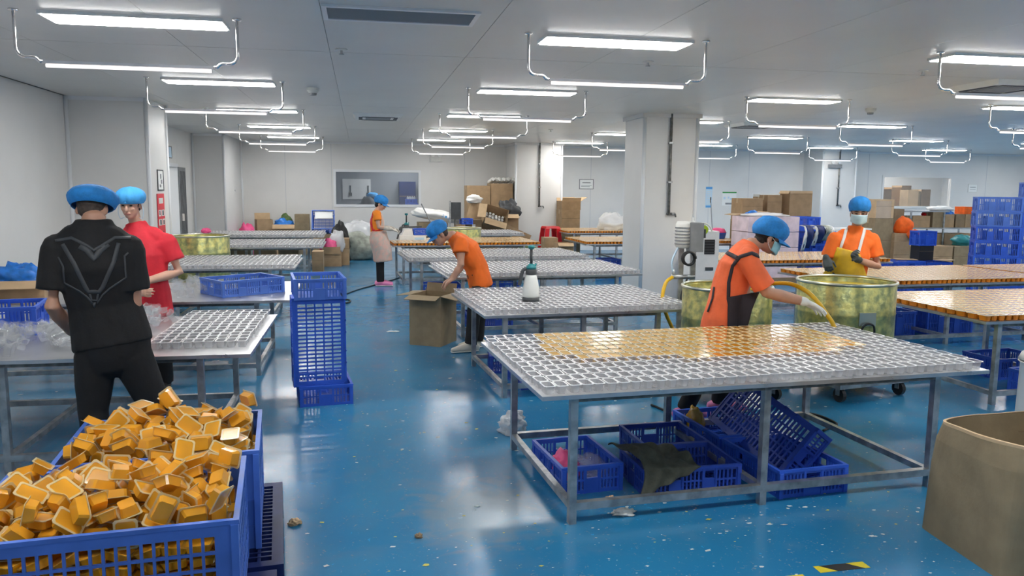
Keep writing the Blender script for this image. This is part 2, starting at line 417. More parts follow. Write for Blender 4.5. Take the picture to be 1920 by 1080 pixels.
# windows
def window(n, q, room_d, wm, name):
    x0, z0, x1, z1 = q
    o = thing('window_%d' % n, '', 'x'); del o['label']; del o['category']; o['kind'] = 'structure'
    f = MB(); t = .045
    f.box(x0-.02, YB-.02, z0-.02, x1+.02, YB+.1, z0+t).box(x0-.02, YB-.02, z1-t, x1+.02, YB+.1, z1+.02).box(x0-.02, YB-.02, z0+t, x0+t, YB+.1, z1-t).box(x1-t, YB-.02, z0+t, x1+.02, YB+.1, z1-t)
    f.build('window_frame', 'trim' if n == 1 else 'wall', o)
    MB().box(x0+t, YB+.03, z0+t, x1-t, YB+.036, z1-t).build('pane', 'glass', o)
    # the room behind it
    X0, X1, Y0, Y1 = x0-1.2, x1+2.4, YB+WT, YB+WT+room_d
    struct(MB().box(X0, Y1, 0, X1, Y1+.1, CEIL).build('wall_back_of_%s' % name, wm))
    struct(MB().box(X0-.1, Y0, 0, X0, Y1, CEIL).build('wall_left_of_%s' % name, wm))
    struct(MB().box(X1, Y0, 0, X1+.1, Y1, CEIL).build('wall_right_of_%s' % name, wm))
    struct(MB().box(X0, Y0, CEIL, X1, Y1, CEIL+.1).build('ceiling_of_%s' % name, wm))
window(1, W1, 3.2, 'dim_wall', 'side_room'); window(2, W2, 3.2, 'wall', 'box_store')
# door of the corridor
d = thing('door_1', '', 'x'); del d['label']; del d['category']; d['kind'] = 'structure'
MB().box(-3.87, DY0-.05, 0, -3.68, DY0+.02, DZ+.05).box(-3.87, DY1-.02, 0, -3.68, DY1+.05, DZ+.05).box(-3.87, DY0, DZ-.02, -3.68, DY1, DZ+.05).build('door_frame', 'trim', d)
lf = MB().box(-3.70, DY1-.01, .01, -3.655, DY1+.62, DZ-.02).build('door_leaf', 'grey', d)
for k in range(7): MB().box(-3.658, DY1+.05+.08*k, .1, -3.65, DY1+.07+.08*k, DZ-.1).build('slat', 'dark_grey', d)
MB().box(-3.65, DY1+.06, 1.0, -3.60, DY1+.10, 1.15).build('door_handle', 'chrome', d)
struct(MB().box(-7.0, DY0-1.5, 0, -6.9, DY1+2.5, CEIL).build('wall_corridor', 'wall'))
struct(MB().box(-6.9, DY1+2.4, 0, -3.85, DY1+2.5, CEIL).build('wall_corridor_end', 'wall'))
struct(MB().box(-6.9, DY0-1.5, 0, -3.85, DY0-1.4, CEIL).build('wall_corridor_start', 'wall'))
struct(MB().box(-6.9, DY0-1.4, CEIL, -3.85, DY1+2.4, CEIL+.1).build('ceiling_corridor', 'wall'))
struct(MB().box(-6.9, DY0-1.4, -.1, -4.2, DY1+2.4, 0).build('floor_corridor', 'wall_face'))
t = tag(MB().box(-5.6, 15.6, CEIL-.05, -5.3, 16.8, CEIL).build('corridor_light', 'lamp'), 'bright ceiling light in the corridor behind the open doorway', 'light')
# ------------------------------------------------------------------ ceiling lights with hanging tube holders
RX = [-2.239+3.5*i for i in range(7)]; RY = [5.978+3.36*(k-1) for k in range(-1, 6)]
RN = ['along the side wall', 'over the aisle tables', 'beside the big square column', 'next beyond the big square column', 'second beyond the big column', 'third beyond the big column', 'farthest from the aisle']
ON = ['nearest the back wall', 'second from the back wall', 'third from the back wall', 'fourth from the back wall', 'fifth from the back wall', 'sixth from the back wall', 'seventh from the back wall']
pan = MB().box(.158, 0, -.028, 1.304, .30, -.004).mesh('diffuser', 'lamp')
hou = MB().box(.14, -.018, -.022, 1.322, .318, 0).mesh('housing', 'white')
UW, HG = 1.418, .345
left = [(0, 0, 0), (0, 0, -.22)] + [V((.06, 0, -.25)) + V((-.06*math.cos(a), 0, -.06*math.sin(a))) for a in (0, .4, .8, 1.2, 1.57)] + [(.11, 0, -.31), (.125, 0, -.318), (.14, 0, -.335), (.17, 0, -.338)]
rod_l = MB().tube(left, .0105, 8).lathe([(.03, -.012), (.03, 0)], 12).mesh('hanger_rod', 'chrome')
rod_r = MB().tube([(UW-V(p).x, 0, V(p).z) for p in left], .0105, 8).lathe([(.03, -.012), (.03, 0)], 12, T=Matrix.Translation((UW, 0, 0))).mesh('hanger_rod', 'chrome')
bat = MB().box(.165, -.014, -.348, UW-.165, .014, -.328).mesh('tube_batten', 'tube')
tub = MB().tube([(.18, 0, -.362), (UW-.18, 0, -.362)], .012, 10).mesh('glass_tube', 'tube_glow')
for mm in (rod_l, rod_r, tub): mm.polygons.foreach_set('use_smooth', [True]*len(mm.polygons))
for i, x in enumerate(RX):
    for k, y in enumerate(RY):
        if k < 2 and i > 4: continue
        where = ON[6-k] + ', row ' + RN[i]
        t = thing('ceiling_light', 'white ceiling light panel, ' + where, 'light', (x, y, CEIL), 0, 'flat ceiling light panels')
        obj('housing', hou, t); obj('diffuser', pan, t)
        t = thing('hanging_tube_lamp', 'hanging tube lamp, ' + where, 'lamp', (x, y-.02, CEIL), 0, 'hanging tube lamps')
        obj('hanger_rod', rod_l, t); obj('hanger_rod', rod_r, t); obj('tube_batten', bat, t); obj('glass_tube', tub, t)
# ------------------------------------------------------------------ ceiling fittings
t = thing('return_air_grille', 'long grey slatted air grille set in the ceiling', 'vent', (-.22, 5.34, CEIL))
f = MB().box(0, 0, -.015, 1.03, .04, 0).box(0, .40, -.015, 1.03, .44, 0).box(0, .04, -.015, .03, .40, 0).box(1.0, .04, -.015, 1.03, .40, 0); f.build('frame', 'trim', t)
MB().box(.03, .04, -.004, 1.0, .40, 0).build('backing', 'grey', t)
sl = MB().box(0, -.008, -.004, .97, .008, .0, T=Matrix.Rotation(.6, 4, 'X')).mesh('slat', 'vent_grey')
for k in range(17): obj('slat', sl, t, (.03, .055+.0205*k, -.006))
def cassette(x, y, label, s=1.0):
    t = thing('ceiling_air_conditioner', label, 'air conditioner', (x, y, CEIL))
    MB().taper((-.36*s, -.36*s, .36*s, .36*s), (-.40*s, -.40*s, .40*s, .40*s), -.05, 0).build('panel', 'white', t)
    MB().box(-.2*s, -.2*s, -.055, .2*s, .2*s, -.05).build('intake_grille', 'grey', t)
    for a in range(4):
        MB().box(-.26*s, .25*s, -.056, .26*s, .31*s, -.048, T=RZ(a*PI/2)).build('louvre', 'dark_grey', t)
cassette(.32, 13.35, 'square ceiling air conditioner over the aisle')
cassette(6.9, 13.2, 'square ceiling air conditioner beyond the big square column')
cassette(6.85, 7.6, 'square ceiling air conditioner nearest the viewer, beside a light panel')
for x, y, lb in ((-.52, 9.85, 'round white smoke detector on the ceiling over the aisle'), (7.1, 10.2, 'small round smoke detector beyond the big column')):
    t = thing('smoke_detector', lb, 'detector', (x, y, CEIL))
    MB().lathe([(.075, 0), (.075, -.03), (.05, -.06)], 18).build('base', 'offwhite', t); MB().lathe([(.045, -.055), (.04, -.085), (0.0, -.09)], 14).build('sensor_head', 'grey', t)
for x, y, lb in ((-.13, 7.03, 'small ceiling sprinkler disc above the aisle'), (2.6, 7.02, 'small ceiling sprinkler disc near the middle light row'), (5.36, 6.93, 'small ceiling sprinkler disc near the third light row'), (3.75, 15.5, 'small ceiling sprinkler disc before the wall column')):
    t = thing('ceiling_sprinkler', lb, 'sprinkler', (x, y, CEIL))
    MB().lathe([(.05, 0), (.05, -.006), (.02, -.012)], 14).build('cover_plate', 'offwhite', t); MB().lathe([(.01, -.01), (.01, -.035), (.022, -.04), (.022, -.045)], 10).build('spray_head', 'steel', t)
# ------------------------------------------------------------------ wall signs
def frame_sign(name, x, y, z, wd, h, ax, label, cat, fm='grey', pmat='paper', group=None):
    t = thing(name, label, cat, (x, y, z), {'y': 0, 'x': PI/2}[ax], group)
    b_ = .018
    MB().box(-wd/2, -.012, 0, wd/2, 0, b_).box(-wd/2, -.012, h-b_, wd/2, 0, h).box(-wd/2, -.012, b_, -wd/2+b_, 0, h-b_).box(wd/2-b_, -.012, b_, wd/2, 0, h-b_).build('frame', fm, t)
    MB().box(-wd/2+b_, -.006, b_, wd/2-b_, -.001, h-b_).build('sheet', pmat, t)
    return t
def ink(t, rects, m='ink', name='print', y=-.0075):
    q = MB()
    for x0, z0, x1, z1 in rects: q.box(x0, y-.0005, z0, x1, y+.0015, z1)
    return q.build(name, m, t)
t = frame_sign('framed_notice', 5.98+.3, YB, 1.72, .42, .28, 'y', 'small framed paper notice on back wall beside the wall column', 'sign')
ink(t, [(-.12, .17, .12, .19), (-.15, .10, .15, .11), (-.15, .07, .1, .08)], 'grey')
t = frame_sign('framed_notice', 18.75, YB, 1.72, .34, .26, 'y', 'small framed paper notice beside the store window', 'sign', 'offwhite')
ink(t, [(-.1, .15, .1, .17), (-.1, .09, .1, .10)], 'grey')
t = frame_sign('framed_notice', -2.8+.001, 12.15, 1.66, .34, .30, 'x', 'black framed notice on the white pier above the red poster', 'sign', 'dark_grey')
ink(t, [(-.01, .17, .05, .24), (.02, .10, .09, .16), (-.06, .05, .02, .09)], 'grey')
t = frame_sign('door_plate', -3.69, 16.9, 2.27, .30, .24, 'x', 'grey blue name plate on wall over the corridor door', 'sign', 'grey', 'sign_pale')
t = thing('red_poster', 'red safety poster with white squares on the white pier', 'poster', (-2.795, 12.1, .98), PI/2)
MB().box(-.2, -.006, 0, .2, 0, .64).build('sheet', 'sign_red', t)
ink(t, [(-.12, .50, .12, .58), (-.16, .32, -.04, .41), (.0, .32, .17, .41), (-.16, .19, .02, .28), (.06, .19, .17, .28)], 'offwhite', 'print')
ink(t, [(-.12, .34, -.08, .40), (.05, .33, .12, .40), (-.1, .2, -.03, .27), (.09, .2, .14, .26), (-.1, .05, .1, .1)], 'ink', 'figures', -.009)
t = thing('blue_poster', 'tall narrow pale blue poster on the back wall by the big column', 'poster', (9.98, YB, 1.22))
MB().box(-.10, -.006, 0, .10, 0, .60).build('sheet', 'sign_pale', t); ink(t, [(-.10, .53, .10, .60), (-.09, 0, .08, .06)], 'sign_blue'); ink(t, [(-.07, .1+.05*k, .07, .115+.05*k) for k in range(8)], 'offwhite', 'lines')
t = thing('green_poster', 'white notice with a green headline strip on the back wall', 'poster', (10.62, YB, 1.28))
MB().box(-.22, -.006, 0, .22, 0, .40).build('sheet', 'paper', t); ink(t, [(-.22, .36, .22, .40)], 'sign_green', 'headline'); ink(t, [(-.12, .03, .16, .08)], 'grey', 'box_print'); ink(t, [(-.18, .18, -.12, .25), (-.05, .2, .0, .26), (.02, .17, .1, .22)], 'sign_pale', 'diagram')
t = thing('emergency_lamp', 'twin headed white emergency lamp high on the back wall', 'lamp', (2.05, YB, 2.42))
MB().box(-.16, -.07, 0, .16, 0, .12).build('battery_box', 'offwhite', t)
for s in (-1, 1): MB().lathe([(.035, 0), (.055, .05), (.05, .07)], 12, T=Matrix.Translation((s*.09, -.04, .17)) @ Matrix.Rotation(PI/2, 4, 'X')).build('lamp_head', 'white', t)
t = thing('emergency_lamp', 'grey emergency lamp box on the bright far column', 'lamp', (13.3, 20.6, 2.38))
MB().box(-.2, -.08, 0, .2, 0, .10).build('battery_box', 'grey', t)
for s in (-1, 1): MB().lathe([(.03, 0), (.05, .05), (.045, .07)], 12, T=Matrix.Translation((s*.1, -.05, .15)) @ Matrix.Rotation(PI/2, 4, 'X')).build('lamp_head', 'white', t)
t = thing('wall_switch', 'small white wall switch beside the corner of the back wall', 'switch', (-2.999, 20.4, 1.55), PI/2)
MB().box(-.04, -.01, 0, .04, 0, .14).build('plate', 'white', t); MB().box(-.015, -.016, .05, .015, -.009, .09).build('rocker', 'grey', t)
# ------------------------------------------------------------------ steel work tables
TZ = .71
def table(label, x0, y0, yaw, W, D, legs=3, name='steel_work_table', group='long steel work tables', shelf=True, z=TZ):
    t = thing(name, label, 'table', (x0, y0, 0), yaw, group)
    o = MB().box(0, 0, z-.012, W, D, z).build('tabletop', 'sheet', t)
    MB().box(0, 0, z-.022, W, .004, z-.012).box(0, D-.004, z-.022, W, D, z-.012).box(0, .004, z-.022, .004, D-.004, z-.012).box(W-.004, .004, z-.022, W, D-.004, z-.012).build('tabletop_lip', 'sheet', t)
    lx = [.19+(W-.5)/(legs-1)*i for i in range(legs)]; ly = (.07, D-.17); s = .02
    for x in lx:
        for y in ly:
            MB().box(x-s, y-s, 0, x+s, y+s, z-.012).build('leg', 'steel', t)
    for y in ly: MB().box(lx[0]+s, y-s, z-.052, lx[-1]-s, y+s, z-.013).build('top_rail', 'steel_dark', t)
    for x in lx: MB().box(x-s*.9, ly[0]+s, z-.05, x+s*.9, ly[1]-s, z-.013).build('top_rail', 'steel_dark', t)
    if shelf:
        for y in ly:
            for i in range(legs-1): MB().box(lx[i]+s, y-s, .075, lx[i+1]-s, y+s, .115).build('lower_rail', 'steel', t)
        for x in lx: MB().box(x-s*.9, ly[0]+s, .077, x+s*.9, ly[1]-s, .113).build('lower_rail', 'steel', t)
    return t
# cups: open clear plastic cup with a flat white rim; a filled one has orange jelly
CX, CY, CZ, PX, PY = .0645, .107, .046, .0665, .112
def ring(hx, hy, z, c=.010): return [(hx, hy-c, z), (hx-c, hy, z), (-hx+c, hy, z), (-hx, hy-c, z), (-hx, -hy+c, z), (-hx+c, -hy, z), (hx-c, -hy, z), (hx, -hy+c, z)]
def cup_geo(mb, T=None, jelly=None, mi=(0, 1, 2), drop=.0015):
    hx, hy = CX/2, CY/2
    R = [ring(hx, hy, CZ), ring(hx-.007, hy-.007, CZ-.0005), ring(hx-.0105, hy-.0115, .002)]
    def ad(vs, fs, m): mb.add([T @ V(p) for p in vs] if T else vs, fs, m)
    q = [(k, (k+1) % 8, 8+(k+1) % 8, 8+k) for k in range(8)]
    ad(R[0]+R[1], q, mi[0])
    lo = [(x, y, z-.003) for x, y, z in R[0]]; ad(R[0]+lo, q, mi[0])
    ad(R[1]+R[2], q, mi[1]); ad(R[2], [tuple(range(8))], mi[1])
    if jelly:
        k = (CZ-drop-.002)/(CZ-.002); jx = hx-.0108+.0032*k; jy = hy-.0118+.0042*k
        A, B = ring(hx-.0112, hy-.0122, .004), ring(jx, jy, CZ-drop)
        ad(A+B, q, jelly); ad(B, [tuple(range(8))], jelly); ad(A, [tuple(range(8))], jelly)
cupm = MB(); cup_geo(cupm); empty_cup = cupm.mesh('plastic_cup', ['rim', 'cup_wall'])
cupm = MB(); cup_geo(cupm); filled_cup = cupm.mesh('filled_cup', ['rim_amber', 'film'])
def jelly_mesh(mname, drop=.004):
    q = MB(); k = (CZ-drop-.002)/(CZ-.002); hx, hy = CX/2, CY/2
    A, B = ring(hx-.0112, hy-.0122, .004), ring(hx-.0108+.0032*k, hy-.0118+.0042*k, CZ-drop)
    q.add(A+B, [(i, (i+1) % 8, 8+(i+1) % 8, 8+i) for i in range(8)]); q.add(B, [tuple(range(8))]); q.add(A, [tuple(range(8))]); return q.mesh('jelly', mname)
jel = jelly_mesh('jelly', .002); jel_fresh = jelly_mesh('jelly_fresh', .002)
def grid(W, D, mx=.012, my0=.014, my1=.010):
    nx = int((W-2*mx)/PX); ny = int((D-my0-my1)/PY); ax, ay = (W-2*mx)/nx, (D-my0-my1)/ny
    return [(mx+ax*(i+.5), my0+ay*(j+.5), i, j) for j in range(ny) for i in range(nx)]
def jit(i, j): return random.gauss(0, .0022)+.004*math.sin(j*1.7+1), random.gauss(0, .0022)+.004*math.sin(i*.35), random.gauss(0, .02)
def stuff_cups(name, label, x0, y0, yaw, W, D, kind, cat='cups', skip=None, z=TZ, **kw):
    mb = MB()
    for x, y, i, j in grid(W, D, **kw):
        if skip and skip(x, y): continue
        dx, dy, r = jit(i, j)
        T = Matrix.Translation((x+dx, y+dy, 0)) @ RZ(r)
        cup_geo(mb, T, jelly=(2 if kind != 'empty' else None))
    o = mb.build(name, ['rim' if kind == 'empty' else 'rim_amber', 'cup_wall' if kind == 'empty' else 'jelly_edge', 'jelly_pale'])
    o.location = (x0, y0, z+.0005); o.rotation_euler = (0, 0, yaw); o['kind'] = 'stuff'; tag(o, label, cat); return o
YW = math.radians(3.6)
# front table, half of its cups filled
T1 = (.885, 3.75, YW, 2.74, 1.45)
table('nearest steel table of cups, its middle being filled with orange jelly', *T1)
poly = [G(*p, TZ+CZ) for p in ((985, 619), (1040, 668), (1400, 668), (1560, 660), (1615, 642), (1480, 607))]
def inside(p):
    c = False; n = len(poly)
    for i in range(n):
        a, b_ = poly[i], poly[i-1]
        if (a.y > p.y) != (b_.y > p.y) and p.x < (b_.x-a.x)*(p.y-a.y)/(b_.y-a.y)+a.x: c = not c
    return c
R1 = RZ(YW)
for x, y, i, j in grid(T1[3], T1[4]):
    dx, dy, r = jit(i, j); p = V((T1[0], T1[1], TZ+.0005)) + R1 @ V((x+dx, y+dy, 0))
    if inside(p):
        o = obj('filled_cup', filled_cup, None, p, rot=(0, 0, YW+r)); tag(o, 'open clear cup filled with orange jelly on the nearest steel table', 'cup', 'filled cups on the nearest table')
        obj('jelly', jel_fresh if abs(p.x-2.55-.35*(p.y-4.6)) < .38+random.gauss(0, .06) else jel, o)
    else:
        o = obj('empty_cup', empty_cup, None, p, rot=(0, 0, YW+r)); tag(o, 'empty clear plastic cup with white rim on the nearest steel table', 'cup', 'empty cups on the nearest table')
# tables behind it
T2 = (.985, 6.26, math.radians(4.2), 1.88, 1.45)
table('steel table of empty cups with the white spray bottle standing on it', *T2)
stuff_cups('cup_rows', 'rows of empty clear cups around the white spray bottle', *T2, 'empty', skip=None)
T3 = (.985, 9.0, math.radians(3.6), 2.42, 1.5)
table('steel table of empty cups just behind the bending man', *T3); stuff_cups('cup_rows', 'rows of empty clear cups on the table behind the bending man', *T3, 'empty')
T4 = (.67, 11.15, math.radians(3.6), 2.72, 1.5)
table('steel table of empty cups before the table of orange slabs', *T4); stuff_cups('cup_rows', 'rows of empty clear cups before the table with the weighing machine', *T4, 'empty')
T5 = (.57, 14.05, math.radians(3.2), 2.72, 1.5)
table('steel table of filled cups with the white weighing machine on it', *T5)
stuff_cups('jelly_cup_rows', 'rows of orange jelly cups in front of the white weighing machine', *T5, 'filled', skip=lambda x, y: x < .62 and y > .82)
T6 = (1.0, 17.0, math.radians(3), 2.6, 1.4)
table('farthest steel table of empty cups, before the heap of tall boxes', *T6); stuff_cups('cup_rows', 'rows of empty cups before the heap of tall brown boxes', *T6, 'empty')
# left side tables (right edge near the aisle)
def ltable(label, xr, y0, W, D, yaw=0.0): return (xr-W*math.cos(yaw), y0-W*math.sin(yaw), yaw, W, D)
L1 = ltable('', -.68, 5.03, 2.75, 1.55, math.radians(-.4)); table('steel table with a block of empty cups, before the man in black', *L1)
L2 = ltable('', -.63, 7.4, 2.75, 1.5); table('steel table carrying a single blue crate, beside the standing crates', *L2)
L3 = ltable('', -.82, 10.3, 2.75, 1.55); table('steel table of empty cups beside the yellow green drum', *L3); stuff_cups('cup_rows', 'rows of empty cups on the table beside the yellow green drum', *L3, 'empty')
L4 = ltable('', -.63, 13.85, 2.75, 1.5); table('steel table of empty cups second from the back wall by the corner', *L4); stuff_cups('cup_rows', 'rows of empty cups on the second table from the back corner', *L4, 'empty')
L5 = ltable('', -.74, 16.75, 2.75, 1.5); table('steel table of empty cups closest to the corner of the back wall', *L5); stuff_cups('cup_rows', 'rows of empty cups on the table closest to the back corner', *L5, 'empty')
# cup block on L1: 9 x 13, individually
for j in range(12):
    for i in range(9):
        dx, dy, r = jit(i, j); x = L1[3]-.055-PX*(i+.5); y = .20+PY*(j+.5)
        p = V((L1[0], L1[1], TZ+.0005)) + RZ(L1[2]) @ V((x+dx, y+dy, 0))
        tag(obj('empty_cup', empty_cup, None, p, rot=(0, 0, r)), 'empty clear cup in the block on the table before the man in black', 'cup', 'block of empty cups by the man in black')
# right side tables of filled cups
RT1 = (4.93, 5.42, math.radians(2), 2.74, 1.5); table('steel table of jelly cups nearest to the large torn box', *RT1); stuff_cups('jelly_cup_rows', 'rows of orange jelly cups nearest to the large torn box', *RT1, 'filled')
RT2 = (5.32, 7.72, math.radians(3), 2.74, 1.5); table('steel table of jelly cups behind the man in the yellow apron', *RT2); stuff_cups('jelly_cup_rows', 'rows of orange jelly cups close behind the man in the yellow apron', *RT2, 'filled')
RT2b = (8.12, 7.87, math.radians(3), 2.74, 1.5); table('steel table of jelly cups continuing toward the side of the tall blue crate stacks', *RT2b); stuff_cups('jelly_cup_rows', 'rows of jelly cups beside the tall blue crate stacks', *RT2b, 'filled')
RT3 = (4.98, 10.25, math.radians(1.5), 2.74, 1.4); table('steel table of jelly cups beside the big square column', *RT3); stuff_cups('jelly_cup_rows', 'rows of orange jelly cups beside the big square column', *RT3, 'filled')
F1 = (4.72, 17.75, math.radians(1), 2.6, 1.5); table('steel table of jelly cups with a clear plastic bag, near the back wall', *F1); stuff_cups('jelly_cup_rows', 'rows of jelly cups under the clear plastic bag near the back wall', *F1, 'filled')
F2 = (4.15, 14.2, math.radians(1.5), 3.3, 1.5); table('steel table of jelly cups half hidden behind the big square column', *F2); stuff_cups('jelly_cup_rows', 'rows of jelly cups half hidden behind the big square column', *F2, 'filled')
